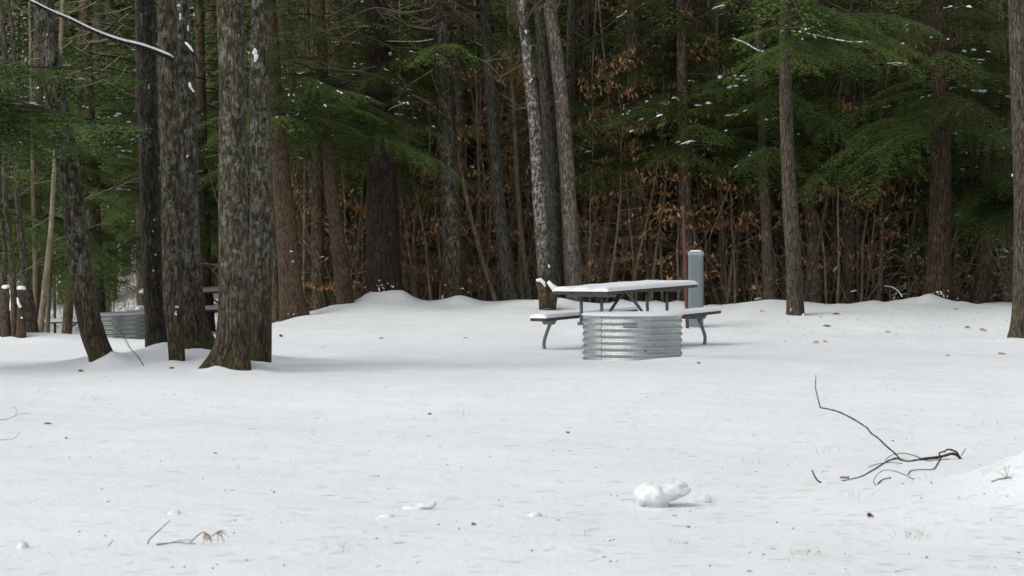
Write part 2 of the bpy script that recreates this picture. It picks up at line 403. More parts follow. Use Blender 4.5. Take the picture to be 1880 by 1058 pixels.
# ------------------------------------------------------------------ foliage generators
def bough_arrays(org, az, L, rise, droop, rng, leaf=0.07, wid=0.02, step=0.075, sub=0.045):
    """one hemlock bough: an axis, flat side sprays and short needle tufts; returns tris (n,3,3), axis points, tone"""
    d = np.array([math.cos(az), math.sin(az), 0.0]); s = np.array([-d[1], d[0], 0.0]); up = np.array([0, 0, 1.0])
    curve = rng.uniform(-0.25, 0.25)
    def axis(t):
        t = np.asarray(t)[..., None]
        return org + d * (L * t) * (1 - 0.12 * t) + s * (curve * L * t * t) + up * (rise * L * t - droop * L * t * t)
    n = max(6, int(L / step)); ts = np.linspace(0.12, 1.0, n)
    T = []
    for side in (-1, 1):
        base = axis(ts)
        sl = (0.42 * L * (1 - ts) ** 0.75 * (0.35 + 0.65 * np.minimum(1, ts * 3)) + 0.06) * rng.uniform(0.65, 1.15, n)
        ang = np.radians(rng.uniform(42, 62, n)) * side
        dirs = d[None] * np.cos(ang)[:, None] + s[None] * np.sin(ang)[:, None]
        dirs[:, 2] += rng.uniform(-0.25, 0.02, n)
        m = max(3, int(sl.max() / sub)); us = (np.arange(m) + 0.6) * sub
        U = us[None, :]; mask = U < sl[:, None]
        pos = base[:, None, :] + dirs[:, None, :] * U[..., None]
        pos[..., 2] -= 0.45 * (U ** 2) / np.maximum(sl[:, None], 0.1) + 0.02
        pos += rng.normal(0, 0.008, pos.shape)
        for s2 in (-1, 1):
            a2 = np.radians(rng.uniform(30, 62, mask.shape)) * s2
            perp = np.stack([-dirs[:, 1], dirs[:, 0], np.zeros(n)], -1)
            ld = dirs[:, None, :] * np.cos(a2)[..., None] + perp[:, None, :] * np.sin(a2)[..., None]
            ld[..., 2] += rng.uniform(-0.55, 0.10, mask.shape)
            ll = leaf * rng.uniform(0.7, 1.4, mask.shape) * (1 - 0.4 * U / np.maximum(sl[:, None], 0.05)).clip(0.4, 1)
            tip = pos + ld * ll[..., None]
            wv = np.cross(ld, up); wv /= (np.linalg.norm(wv, axis=-1, keepdims=True) + 1e-6)
            wv[..., 2] += rng.uniform(-0.5, 0.5, mask.shape)
            midp = pos + ld * (ll * 0.35)[..., None]
            tri = np.stack([midp - wv * wid * 0.5, midp + wv * wid * 0.5, tip], -2)
            tri2 = np.stack([midp + wv * wid * 0.5, midp - wv * wid * 0.5, pos], -2)
            T.append(tri[mask])
            if rng.random() < 0.5: T.append(tri2[mask][::2])
    T = np.concatenate(T)
    return T, axis(np.linspace(0, 0.97, 7)), np.full(len(T) * 3, rng.uniform(0, 1))

def snow_blobs(pts, rng, lo=0.02, hi=0.085):
    """elongated flat caps of snow sitting on twigs"""
    V = []; Fc = []
    for p, d in pts:
        a = rng.uniform(lo, hi); b = a * rng.uniform(0.2, 0.42); h = min(a * .45, rng.uniform(0.010, 0.024))
        d = np.array(d, float); d[2] *= 0.6; d /= np.linalg.norm(d) + 1e-9
        s = np.cross([0, 0, 1.0], d); s /= np.linalg.norm(s) + 1e-9
        n0 = len(V); k = 7
        for j in range(k):
            q = 2 * math.pi * j / k; r = rng.uniform(0.7, 1.2)
            V.append(p + d * a * math.cos(q) * r + s * b * math.sin(q) * r - np.array([0, 0, 0.004]))
        for j in range(k):
            q = 2 * math.pi * j / k
            V.append(p + d * a * 0.6 * math.cos(q) + s * b * 0.6 * math.sin(q) + np.array([0, 0, h]))
        V.append(p + np.array([0, 0, h * 1.25]))
        for j in range(k):
            j2 = (j + 1) % k
            Fc += [(n0 + j, n0 + j2, n0 + k + j2), (n0 + j, n0 + k + j2, n0 + k + j), (n0 + k + j, n0 + k + j2, n0 + 2 * k)]
    return np.array(V), np.array(Fc)

class Crown:
    """shared meshes for one kind of crown: needles, limbs, snow"""
    def __init__(s, name, specs, seed, mat='hemlock', snow=0.16, limb_r=0.011, leaf=0.07):
        rng = np.random.default_rng(seed)
        T = []; tone = []; lb = MB(); sp = []
        for (z, az, L, rise, droop) in specs:
            big = z > 5.0
            t, ax, tn = bough_arrays(np.array([0, 0, z]), az, L, rise, droop, rng, leaf=leaf * (2.2 if big else 1), wid=0.05 if big else 0.021,
                                     step=0.2 if big else 0.075, sub=0.11 if big else 0.045)
            T.append(t); tone.append(tn)
            lb.tube([tuple(p) for p in ax], [limb_r * (1.25 - 0.17 * i) * (0.6 + L / 3) for i in range(len(ax))], 4, cap=False)
            if not big and rng.random() < snow:
                k0 = rng.integers(1, 6); f0 = rng.random() * .5
                for q in range(rng.integers(3, 12)):
                    k = k0 if rng.random() < .75 else rng.integers(1, 6); f = min(1.0, f0 + q * .06 + rng.random() * .05)
                    p = ax[k] * (1 - f) + ax[min(k + 1, 6)] * f
                    dd = ax[min(k + 1, 6)] - ax[k]
                    off = rng.normal(0, 0.035 * L, 2) if rng.random() < .7 else rng.normal(0, 0.11 * L, 2)
                    p = p + np.array([off[0], off[1], 0.012 - 0.25 * abs(off).sum() * 0.4])
                    sp.append((p, dd))
        T = np.concatenate(T); v = T.reshape(-1, 3)
        s.n = len(T)
        s.obj = []
        o = np_mesh('crown', v, np.arange(len(v)).reshape(-1, 3), M[mat], attr={'tone': np.concatenate(tone)}); s.obj.append(('crown', o.data)); bpy.data.objects.remove(o)
        o = lb.build('limbs', M['limb']); s.obj.append(('limbs', o.data)); bpy.data.objects.remove(o)
        if sp:
            V, Fc = snow_blobs(sp, rng)
            o = np_mesh('snow_on_boughs', V, Fc, M['snow'], smooth=True); s.obj.append(('snow_on_boughs', o.data)); bpy.data.objects.remove(o)
    def attach(s, root, rz=0.0, sc=1.0, loc=(0, 0, 0), only=None):
        for nm, me in s.obj:
            o = bpy.data.objects.new(nm, me); COL.objects.link(o); o.parent = root; o['kind'] = 'stuff'
            o.rotation_euler = (0, 0, rz); o.scale = (sc, sc, sc); o.location = loc

def cone_specs(rng, z0, z1, rmax, n, rise=0.12, droop=0.35):
    out = []
    for i in range(n):
        f = (i + rng.random()) / n
        z = z0 + (z1 - z0) * (f ** 1.6)
        L = rmax * (1 - 0.72 * f) * rng.uniform(0.45, 1.1)
        out.append((z, rng.random() * 2 * math.pi, L, rise * rng.uniform(-0.3, 1.5), droop * rng.uniform(0.6, 1.3)))
    return out
rr = random.Random(3)
CR = {}
CR['low_a'] = Crown('low_a', cone_specs(rr, 1.5, 11, 2.7, 104), 1)
CR['low_b'] = Crown('low_b', cone_specs(rr, 1.9, 12, 2.9, 104), 2, snow=0.2)
CR['mid_a'] = Crown('mid_a', cone_specs(rr, 2.6, 13, 3.0, 96), 3, snow=0.18)
CR['mid_b'] = Crown('mid_b', cone_specs(rr, 2.9, 13, 3.0, 96), 4, snow=0.24)
CR['high'] = Crown('high', cone_specs(rr, 4.3, 15, 3.3, 60), 5)
CR['young_a'] = Crown('young_a', cone_specs(rr, 0.25, 3.4, 1.25, 44, 0.15, 0.3), 6, snow=0.7, leaf=0.055)
CR['young_b'] = Crown('young_b', cone_specs(rr, 0.15, 2.2, 1.0, 34, 0.15, 0.35), 7, snow=0.9, leaf=0.055)

# ------------------------------------------------------------------ trunks
def catmull(pts, n):
    out = []
    m = len(pts)
    for i in range(m - 1):
        p0 = pts[max(i - 1, 0)]; p1 = pts[i]; p2 = pts[i + 1]; p3 = pts[min(i + 2, m - 1)]
        for k in range(n):
            t = k / n
            out.append(tuple(0.5 * ((2 * b) + (-a + c) * t + (2 * a - 5 * b + 4 * c - d) * t * t + (-a + 3 * b - 3 * c + d) * t ** 3) for a, b, c, d in zip(p0, p1, p2, p3)))
    out.append(tuple(pts[-1])); return out
def trunk_mesh(prof, sides=24, flare=0.0, lobes=5, seed=0, rough=0.03, fine=0.07, flare_h=0.22, dense_to=5.5, skew=(0, 0)):
    """prof: list of (x, z, r) local; the tube sits on z=0 and goes 0.25 below"""
    prof = sorted(prof, key=lambda q: q[1])
    zs = []; z = -0.25
    top = prof[-1][1]
    while z < top:
        zs.append(z); z += fine if z < dense_to else 0.7
    zs.append(top)
    pz = [q[1] for q in prof]; pxs = [q[0] for q in prof]; pr = [q[2] for q in prof]
    cm = catmull([(a, b, c) for a, b, c in zip(pxs, pz, pr)], 8)
    cz = [q[1] for q in cm]; cx = [q[0] for q in cm]; cr = [q[2] for q in cm]
    V = []; n = sides
    ph = seed * 1.7
    for z in zs:
        x = float(np.interp(z, cz, cx)); r = float(np.interp(z, cz, cr))
        if z < 0: x = cx[0]; r = cr[0]
        e = math.exp(-max(z, -0.1) / flare_h)
        for k in range(n):
            a = 2 * math.pi * k / n
            nz = mnoise.noise(Vector((math.cos(a) * 1.3 + seed * 9.1, math.sin(a) * 1.3, z * 0.9))) * 2.2
            nf = mnoise.noise(Vector((math.cos(a) * 6 + seed * 3.1, math.sin(a) * 6, z * 2.2)))
            lob = (0.55 + 0.45 * math.cos(lobes * a + ph)) * (0.7 + 0.5 * math.cos(a * 2 + ph * 2.3))
            rr_ = r * (1 + rough * nz + rough * 0.8 * nf) + flare * r * e * max(0.05, lob) * 1.1
            V.append((x + math.cos(a) * rr_ + skew[0] * e, math.sin(a) * rr_ + skew[1] * e, z))
    idx = np.arange(len(zs) * n).reshape(len(zs), n)
    q = np.stack([idx[:-1], np.roll(idx[:-1], -1, 1), np.roll(idx[1:], -1, 1), idx[1:]], -1).reshape(-1, 4)
    return np.array(V), q
def tree(name, label, cat, pts, Y, mat, base_px=None, flare=0.5, lobes=5, seed=0, sides=24, top=12.0, group=None, rough=0.035, flare_h=0.2, gfix=None, skew=(0, 0), fine=0.07):
    """pts: (px, py, width px) from the foot upward; the last one is carried on above the frame"""
    b = pts[0]; x0 = (b[0] - CX) / F * Y
    z0 = gz(x0, Y) if gfix is None else gfix
    root = thing(name, label, cat, (x0, Y, z0), 0, group)
    prof = []
    for px, py, w in pts:
        p = P(px, py, Y); prof.append([p.x - x0, p.z - z0, w * 0.5 * Y / F])
    prof[0][1] = 0.0
    prof = [q for i, q in enumerate(prof) if i == 0 or q[1] > prof[0][1] + 0.05]
    if prof[-1][1] < top:
        a, c = prof[-2], prof[-1]; sl_ = (c[0] - a[0]) / (c[1] - a[1]) * 0.7; h = c[1]
        for k in (0.33, 0.66, 1.0):
            z = h + (top - h) * k; prof.append([c[0] + sl_ * (z - h), z, c[2] * (1 - 0.75 * k)])
    V, q = trunk_mesh([tuple(a) for a in prof], sides, flare, lobes, seed, rough, fine=fine, flare_h=flare_h, skew=skew)
    t = np_mesh('trunk', V, q, M[mat], root, smooth=True)
    return root, prof
def at_prof(prof, z):
    return float(np.interp(z, [p[1] for p in prof], [p[0] for p in prof])), float(np.interp(z, [p[1] for p in prof], [p[2] for p in prof]))

def branch_rec(mb, p, d, L, r, rng, depth=2, up=0.0, sides=4, wob=0.22, kids=5, leaves=None):
    n = max(4, int(L / 0.16)); pts = [Vector(p)]; rad = [r]; dd = Vector(d).normalized()
    for i in range(n):
        dd = (dd + Vector((rng.gauss(0, wob), rng.gauss(0, wob), rng.gauss(0, wob * 0.7) + up)) * 0.5).normalized()
        pts.append(pts[-1] + dd * (L / n)); rad.append(r * (1 - 0.8 * (i + 1) / n))
    mb.tube(pts, rad, sides, cap=False)
    if leaves is not None and depth <= 1:
        for q in pts[1:]:
            if rng.random() < 0.8: leaves.append(q)
    if depth > 0:
        for k in range(kids):
            i = rng.randint(1, n - 1); q = pts[i]
            t = (pts[i + 1] - pts[i]).normalized(); s = t.cross(Vector((0, 0, 1)))
            s = s.normalized() if s.length > 0.01 else Vector((1, 0, 0))
            nd = t * 0.75 + s * rng.choice((-1, 1)) * rng.uniform(0.4, 0.9) + Vector((0, 0, rng.uniform(-0.2, 0.35)))
            branch_rec(mb, q, nd, L * rng.uniform(0.3, 0.55), rad[i] * 0.6, rng, depth - 1, up, sides=3, wob=wob, kids=max(2, kids - 2), leaves=leaves)
def bare_limbs(root, prof, seed, z0=3.2, z1=11, n=10, L=2.4, mat='twig', r=0.03, updir=0.5, name='bare_limbs'):
    rng = random.Random(seed); mb = MB()
    for k in range(n):
        z = rng.uniform(z0, z1); x, rad = at_prof(prof, z); a = rng.uniform(0, 2 * math.pi)
        branch_rec(mb, (x + math.cos(a) * rad * 0.7, math.sin(a) * rad * 0.7, z), (math.cos(a), math.sin(a), updir), L * rng.uniform(0.6, 1.2), r, rng, 2, 0.03)
    o = mb.build(name, M[mat], root); o['kind'] = 'stuff'; return o
def foot_snow(root, prof, Y, n, seed, hmax=.22, side=0.0):
    """crumbs and tongues of snow caught in the bark of a trunk's foot"""
    rng = np.random.default_rng(seed); rg = random.Random(seed); V = []; Fc = []
    for k in range(n):
        a = math.radians(-90 + rg.gauss(side, 48)); z = abs(rg.gauss(0, hmax * .55)); cx, r = at_prof(prof, max(z, .02)); r *= 1 + .18 * math.exp(-z / .18)
        c = Vector((cx + math.cos(a) * r, math.sin(a) * r, z)); t = Vector((-math.sin(a), math.cos(a), 0)); o = Vector((math.cos(a), math.sin(a), 0))
        w = rg.uniform(.005, .020); h = rg.uniform(.005, .026) * (1.6 if z < .08 else 1); n0 = len(V); m = 7; sl_ = rg.uniform(-.8, .8)
        for (f, d) in ((1, -.01), (.6, .012)):
            for i in range(m):
                b = 2 * math.pi * i / m; j = rg.uniform(.6, 1.3); V.append(tuple(c + t * (math.cos(b) * w * f * j + math.sin(b) * h * sl_ * f) + Vector((0, 0, math.sin(b) * h * f * j)) + o * d))
        V.append(tuple(c + o * .018))
        for i in range(m):
            i2 = (i + 1) % m; Fc += [(n0 + i, n0 + i2, n0 + m + i2), (n0 + i, n0 + m + i2, n0 + m + i), (n0 + m + i, n0 + m + i2, n0 + 2 * m)]
    mb = MB(); mb.add(V, Fc); mb.build('snow_in_bark', M['snow'], root, smooth=True)['kind'] = 'stuff'
def trunk_snow(root, prof, Y, spots, seed=1):
    """snow stuck on the side of a trunk; spots: (px, py, w px, h px)"""
    rng = random.Random(seed); x0, _, z0 = root.location
    for (px0, py0, w0, h0) in spots:
        V = []; Fc = []; m_ = 1 if w0 * h0 < 20 else rng.randint(3, 5)
        for q_ in range(m_):
            f_ = 1.0 if m_ == 1 else rng.uniform(.35, .7)
            px = px0 + (0 if m_ == 1 else rng.uniform(-.32, .32) * w0); py = py0 + (0 if m_ == 1 else rng.uniform(-.35, .35) * h0); w = w0 * f_; h = h0 * f_
            p = P(px, py, Y); lx = p.x - x0; lz = p.z - z0
            cx, r = at_prof(prof, lz); off = max(-0.97, min(0.97, (lx - cx) / max(r, 0.01)))
            yy = -math.sqrt(1 - off * off) * r; n0 = len(V)
            rings, seg = 4, 12; ww = w * 0.5 * Y / F; hh = h * 0.5 * Y / F; th = min(ww, hh) * 0.6 + 0.006; sd = rng.random() * 40
            for i in range(rings):
                q = i / (rings - 1); rr2 = math.cos(q * math.pi / 2 * 0.98); dep = math.sin(q * math.pi / 2) * th
                for k in range(seg):
                    a = 2 * math.pi * k / seg; j = 1 + 0.55 * mnoise.noise(Vector((math.cos(a) * 1.6 + sd, math.sin(a) * 1.6 + sd, q))) + .35 * mnoise.noise(Vector((math.cos(a) * 4 + sd, math.sin(a) * 4, sd)))
                    V.append((lx + math.cos(a) * ww * rr2 * j, yy + 0.012 - dep * j, lz + math.sin(a) * hh * rr2 * j))
            for i in range(rings - 1):
                for k in range(seg): Fc.append((n0 + i * seg + k, n0 + i * seg + (k + 1) % seg, n0 + (i + 1) * seg + (k + 1) % seg, n0 + (i + 1) * seg + k))
            Fc.append(tuple(n0 + (rings - 1) * seg + k for k in range(seg)))
        mb = MB(); mb.add(V, Fc); mb.build('snow_patch', M['snow'], root, smooth=True)['kind'] = 'stuff'

# ------------------------------------------------------------------ the clump of maples on the left
rF1, pF1 = tree('maple_tree', 'leaning lichen-spotted maple, leftmost trunk of the foreground clump, moss on its right foot', 'tree',
    [(181, 675, 46), (165, 600, 46), (148, 500, 42), (138, 400, 42), (124, 300, 42), (106, 200, 40), (92, 100, 37), (79, 0, 37)], 23.0, 'maple', flare=0.30, lobes=3, seed=1, sides=34, skew=(0.05, -0.02), fine=0.05)
rF2, pF2 = tree('maple_tree', 'dark wet maple trunk with snow dashes, second from left in the foreground clump', 'tree',
    [(288, 640, 42), (284, 570, 38), (276, 400, 36), (271, 200, 36), (267, 0, 35)], 24.3, 'wetbark', flare=0.35, lobes=4, seed=2, sides=32, fine=0.05)
rF3, pF3 = tree('maple_tree', 'maple with bright moss on its wide right foot behind the narrow stem of the clump', 'tree',
    [(354, 642, 56), (348, 560, 50), (343, 400, 46), (339, 200, 42), (334, 100, 38), (331, 0, 34)], 23.9, 'maple', flare=0.5, lobes=3, seed=3, sides=34, skew=(0.06, -0.03), fine=0.05)
rF3b, pF3b = tree('maple_tree', 'narrow-footed maple stem in the middle of the clump that bears the long snowy branch', 'tree',
    [(325, 668, 30), (322, 610, 32), (317, 540, 37), (315, 400, 37), (311, 200, 37), (306, 0, 35)], 23.0, 'maple_red', flare=0.05, lobes=4, seed=4, sides=30, fine=0.05)
rF4, pF4 = tree('maple_tree', 'stout straight maple with flared roots, front trunk of the foreground clump', 'tree',
    [(428, 690, 64), (432, 630, 59), (431, 560, 57), (428, 400, 54), (427, 200, 51), (424, 60, 49), (422, 0, 47)], 22.2, 'maple_red', flare=0.55, lobes=3, seed=5, sides=40, skew=(-0.05, -0.04), fine=0.045)
rF5, pF5 = tree('maple_tree', 'slim maple with a snow blob high up, rightmost trunk of the foreground clump', 'tree',
    [(477, 674, 40), (478, 600, 42), (480, 400, 43), (478, 250, 38), (475, 120, 34), (478, 0, 32)], 22.9, 'maple', flare=0.12, lobes=2, seed=6, sides=30, fine=0.05)
for k, (r_, p_) in enumerate([(rF1, pF1), (rF2, pF2), (rF3, pF3), (rF3b, pF3b), (rF4, pF4), (rF5, pF5)]):
    bare_limbs(r_, p_, 40 + k, 4.8, 11, 12, 2.6)
trunk_snow(rF2, pF2, 24.3, [(285, 405, 4, 7), (283, 425, 3, 5), (288, 470, 4, 9), (284, 495, 4, 7), (289, 520, 4, 10), (291, 610, 5, 22), (293, 633, 12, 12), (276, 160, 5, 12)])
trunk_snow(rF3, pF3, 23.9, [(365, 605, 7, 12), (371, 632, 12, 26), (346, 48, 5, 18), (333, 30, 6, 18), (345, 165, 5, 10), (335, 11, 14, 6)], 2)
trunk_snow(rF3b, pF3b, 23.0, [(327, 561, 9, 8), (324, 574, 8, 8), (317, 240, 4, 6), (345, 288, 4, 5)], 3)
trunk_snow(rF4, pF4, 22.2, [(423, 111, 7, 5), (437, 68, 9, 7), (448, 73, 10, 8), (403, 684, 8, 9), (391, 689, 9, 5), (456, 689, 5, 6)], 4)
trunk_snow(rF5, pF5, 22.9, [(472, 102, 15, 19), (470, 112, 6, 8)], 5)
trunk_snow(rF1, pF1, 23.0, [(192, 652, 16, 34), (186, 590, 4, 8), (90, 68, 5, 8), (200, 668, 16, 16)], 6)
# burls and knots
def knot(root, px, py, Y, w, h, mat):
    x0, _, z0 = root.location; p = P(px, py, Y - 0.12); V = []; Fc = []
    import bmesh
    bm = bmesh.new(); bmesh.ops.create_icosphere(bm, subdivisions=3, radius=1)
    for v in bm.verts:
        q = 1 + 0.28 * mnoise.noise(v.co * 2.1 + Vector((px, py, 0)))
        v.co = Vector((v.co.x * w * Y / F * q, v.co.y * 0.09 * q, v.co.z * h * Y / F * q))
    me = bpy.data.meshes.new('knot'); bm.to_mesh(me); bm.free(); me.materials.append(M[mat])
    for p_ in me.polygons: p_.use_smooth = True
    o = bpy.data.objects.new('knot', me); COL.objects.link(o); o.parent = root; o.location = (p.x - x0, -0.12, p.z - z0)
knot(rF3b, 326, 112, 23.0, 12, 11, 'maple')
knot(rF3, 353, 186, 23.9, 9, 11, 'wetbark')
knot(rF4, 444, 76, 22.2, 11, 9, 'maple_red')
def snowy_branch(root, pts, Y0, Y1, r0, r1, mat='wetbark', snow=(0, 1), sr=0.75, name='branch'):
    x0, y0, z0 = root.location; n = len(pts); W = []
    pts = catmull(pts, 4); n = len(pts)
    for i, (px, py) in enumerate(pts):
        Y = Y0 + (Y1 - Y0) * i / (n - 1); p = P(px, py, Y); W.append(Vector((p.x - x0, p.y - y0, p.z - z0)))
    rad = [r0 + (r1 - r0) * i / (n - 1) for i in range(n)]
    mb = MB(); mb.tube(W, rad, 7); b = mb.build(name, M[mat], root, smooth=True)
    a, c = int(snow[0] * n), int(snow[1] * n)
    if c - a >= 2:
        S = [W[i] + Vector((0, -rad[i] * 0.25, rad[i] * 0.75)) for i in range(a, c)]
        rs = [rad[i] * sr * (0.95 + 0.22 * mnoise.noise(Vector((i * .6, pts[0][0], 0)))) if a < i < c - 1 else rad[i] * 0.2 for i in range(a, c)]
        mb = MB(); mb.tube(S, rs, 6); mb.build('snow_line', M['snow'], b, smooth=True)
    return b, W
bb, W = snowy_branch(rF3b, [(320, 116), (312, 106), (284, 94), (255, 84), (222, 76), (190, 65), (160, 52), (128, 36), (95, 22), (60, 4), (20, -20)], 22.9, 21.8, 0.025, 0.013, snow=(0.02, 1), sr=0.9)
snowy_branch(rF3b, [(189, 64), (205, 48), (232, 24), (268, 14), (305, 6)], 22.5, 22.3, 0.014, 0.004, snow=(0, 0))
snowy_branch(rF3, [(340, 82), (350, 92), (362, 112), (376, 128), (390, 140)], 23.8, 23.5, 0.03, 0.012, snow=(0.05, 0.45), sr=0.6)
snowy_branch(rF3, [(348, 142), (349, 160), (357, 172)], 23.65, 23.6, 0.018, 0.012, snow=(0.3, 1.0), sr=1.0)
# pale wispy twigs hanging over the gap between the two left trunks
wisps = MB(); wr = random.Random(8)
x0, y0, z0 = rF2.location
for k in range(34):
    px, py = wr.uniform(110, 262), wr.uniform(-10, 150); d = wr.choice((-1, 1)); L = wr.uniform(30, 110); sag = wr.uniform(-5, 30)
    pts = []
    for i in range(8):
        t = i / 7; p = P(px + d * L * t, py + sag * math.sin(t * 2.6) + L * 0.15 * t, 26.0 + 0.5 * t); pts.append((p.x - x0, p.y - y0, p.z - z0))
    wisps.tube(pts, [0.006 - 0.0006 * i for i in range(8)], 3, cap=False)
wisps.build('hanging_twigs', M['twig_pale'], rF2)['kind'] = 'stuff'

# ------------------------------------------------------------------ forest edge trees
rT1, pT1 = tree('edge_tree', 'smooth brown leaning trunk just right of the foreground clump', 'tree',
    [(540, 583, 48), (533, 520, 44), (524, 400, 38), (508, 230, 32), (494, 0, 26)], 37.8, 'brown', flare=0.3, lobes=3, seed=11)
rT2, pT2 = tree('edge_tree', 'thin smooth brown trunk leaning left, between the leaning brown trunk and the dark furrowed one', 'tree',
    [(634, 570, 32), (628, 500, 30), (615, 400, 26), (604, 300, 23), (590, 60, 18)], 38.8, 'brown', flare=0.25, lobes=3, seed=12)
rT3, pT3 = tree('hemlock_tree', 'thickest dark purple-brown furrowed trunk with snow around its flared foot', 'tree',
    [(704, 552, 66), (703, 450, 62), (700, 300, 52), (695, 150, 46), (690, 0, 40)], 39.4, 'hemlock_bark', flare=0.42, lobes=6, seed=13, sides=40)
rT4, pT4 = tree('edge_tree', 'tall straight dark trunk with lichen rising from a snow mound left of centre', 'tree',
    [(838, 556, 44), (830, 450, 37), (824, 300, 35), (815, 150, 34), (808, 0, 32)], 39.6, 'maple_red', flare=0.35, lobes=3, seed=14)
rT5, pT5 = tree('edge_tree', 'slim brown trunk leaning left between the lichen trunk and the white mottled one', 'tree',
    [(939, 555, 30), (930, 480, 27), (917, 380, 24), (903, 200, 21), (890, 0, 20)], 39.9, 'greybark', flare=0.25, lobes=3, seed=15)
rT6, pT6 = tree('edge_tree', 'white and black mottled trunk, leftmost of the close trio behind the table', 'tree',
    [(1006, 556, 30), (998, 480, 25), (988, 330, 24), (981, 220, 22), (968, 100, 20), (957, 0, 17)], 38.6, 'birch', flare=0.25, lobes=3, seed=16)
rT7, pT7 = tree('edge_tree', 'grey-green lichen trunk in the middle of the close trio behind the table', 'tree',
    [(1024, 545, 34), (1019, 480, 30), (1013, 330, 29), (1006, 200, 27), (995, 60, 23), (990, 0, 22)], 39.2, 'greybark', flare=0.35, lobes=4, seed=17)
rT8, pT8 = tree('edge_tree', 'pale grey-brown trunk, rightmost of the close trio behind the table', 'tree',
    [(1054, 545, 34), (1049, 450, 31), (1042, 330, 28), (1032, 200, 27), (1020, 90, 26), (1008, 0, 24)], 38.9, 'pale', flare=0.2, lobes=3, seed=18)
rT10, pT10 = tree('edge_tree', 'dark mottled trunk with snow flecks, left of the rust-red post', 'tree',
    [(1217, 540, 24), (1218, 430, 22), (1222, 300, 22), (1228, 220, 21), (1232, 0, 18)], 41.0, 'wetbark', flare=0.2, lobes=3, seed=19)
rT11, pT11 = tree('edge_tree', 'grey-tan trunk half hidden by green boughs, left neighbour of the lone front trunk', 'tree',
    [(1413, 553, 25), (1409, 450, 21), (1402, 300, 18), (1395, 120, 16), (1391, 0, 15)], 40.0, 'greytan', flare=0.2, lobes=3, seed=20)
rT12, pT12 = tree('edge_tree', 'straight brown trunk standing alone in front of the forest edge, right of the grey pedestal', 'tree',
    [(1461, 578, 31), (1457, 480, 29), (1449, 350, 27), (1443, 200, 24), (1441, 0, 20)], 36.6, 'greytan', flare=0.12, lobes=3, seed=21)
rT13, pT13 = tree('hemlock_tree', 'big dark orange-brown trunk on a snow mound near the right edge', 'tree',
    [(1722, 545, 46), (1725, 450, 42), (1727, 300, 38), (1726, 100, 32), (1724, 0, 29)], 39.4, 'pine_bark', flare=0.35, lobes=5, seed=22, sides=34)
rT14, pT14 = tree('edge_tree', 'grey trunk cut by the right edge of the picture with a root reaching left', 'tree',
    [(1878, 624, 40), (1877, 560, 34), (1878, 400, 32), (1876, 200, 38), (1871, 0, 40)], 31.2, 'greytan', flare=0.7, lobes=3, seed=23, sides=32, skew=(-0.06, -0.03))
M_list = [(rT1, pT1), (rT2, pT2), (rT5, pT5), (rT6, pT6), (rT7, pT7), (rT8, pT8), (rT10, pT10), (rT11, pT11), (rT14, pT14)]
for k, (r_, p_) in enumerate(M_list): bare_limbs(r_, p_, 70 + k, 4.2, 11, 8, 2.0)
trunk_snow(rT3, pT3, 39.4, [(690, 542, 10, 8), (716, 538, 12, 12), (727, 528, 9, 14), (679, 546, 9, 6), (702, 547, 14, 8), (735, 545, 10, 10), (718, 430, 3, 3), (706, 412, 3, 3)], 9)
trunk_snow(rT13, pT13, 39.4, [(1713, 538, 16, 12), (1703, 545, 12, 10), (1731, 542, 6, 12)], 10)
trunk_snow(rT1, pT1, 37.8, [(536, 461, 6, 4), (539, 480, 5, 4)], 11)
trunk_snow(rT6, pT6, 38.6, [(1008, 490, 7, 6), (975, 150, 6, 9), (966, 60, 8, 8), (985, 250, 5, 6)], 12)
trunk_snow(rT10, pT10, 41.0, [(1226, 225, 6, 5), (1222, 260, 5, 6), (1231, 235, 4, 4), (1219, 300, 5, 5), (1225, 330, 4, 5)], 13)
trunk_snow(rT14, pT14, 31.2, [(1858, 322, 3, 6), (1862, 596, 4, 8), (1856, 611, 8, 8)], 14)
for k, (r_, p_, y_, n_, h_, sd_) in enumerate([(rT3, pT3, 39.4, 26, .22, 5), (rT13, pT13, 39.4, 12, .2, -10),
                                          (rT1, pT1, 37.8, 2, .08, 0), (rT4, pT4, 39.6, 6, .2, 0), (rT7, pT7, 39.2, 8, .15, 0), (rT14, pT14, 31.2, 8, .15, -30), (rT12, pT12, 36.6, 3, .08, 0)]): foot_snow(r_, p_, y_, n_, 200 + k, h_, sd_)
CR['mid_b'].attach(rT3, 0.4, .72, (0, 0, 1.0)); CR['mid_b'].attach(rT13, 1.9); CR['high'].attach(rT12, 0.6); CR['high'].attach(rT4, 3.3); CR['mid_a'].attach(rT1, 2.2, .75, (0, 0, 1.3)); CR['mid_b'].attach(rT2, 4.0, .75, (0, 0, .7)); CR['mid_b'].attach(rT11, 5.0, .9)

# drooping bare branches across the dark centre
x0, y0, z0 = rT4.location
mb = MB(); br = random.Random(21)
arcs = [[(795, 14), (740, 24), (690, 14), (640, 34), (590, 58), (520, 70)], [(795, 50), (765, 50), (735, 38), (712, 22), (700, 0)], [(800, 30), (770, 48), (745, 44), (725, 20)],
        [(706, 122), (690, 140), (660, 150), (628, 145), (600, 138)], [(712, 195), (690, 204), (660, 206), (630, 196), (600, 188), (570, 160)],
        [(795, 95), (760, 88), (720, 86), (660, 60), (610, 52), (560, 60)], [(560, 100), (600, 118), (640, 130), (690, 122)], [(500, 66), (540, 74), (580, 70), (620, 50), (660, 52)],
        [(500, 118), (560, 116), (600, 128), (620, 140)], [(795, 128), (770, 144), (745, 158)], [(790, 190), (760, 176), (745, 165)], [(560, 60), (566, 78), (552, 98)], [(740, 60), (756, 46), (752, 26)],
        [(1000, 180), (960, 200), (930, 190)], [(860, 100), (900, 120), (930, 160)], [(680, 0), (690, 40), (676, 52)]]
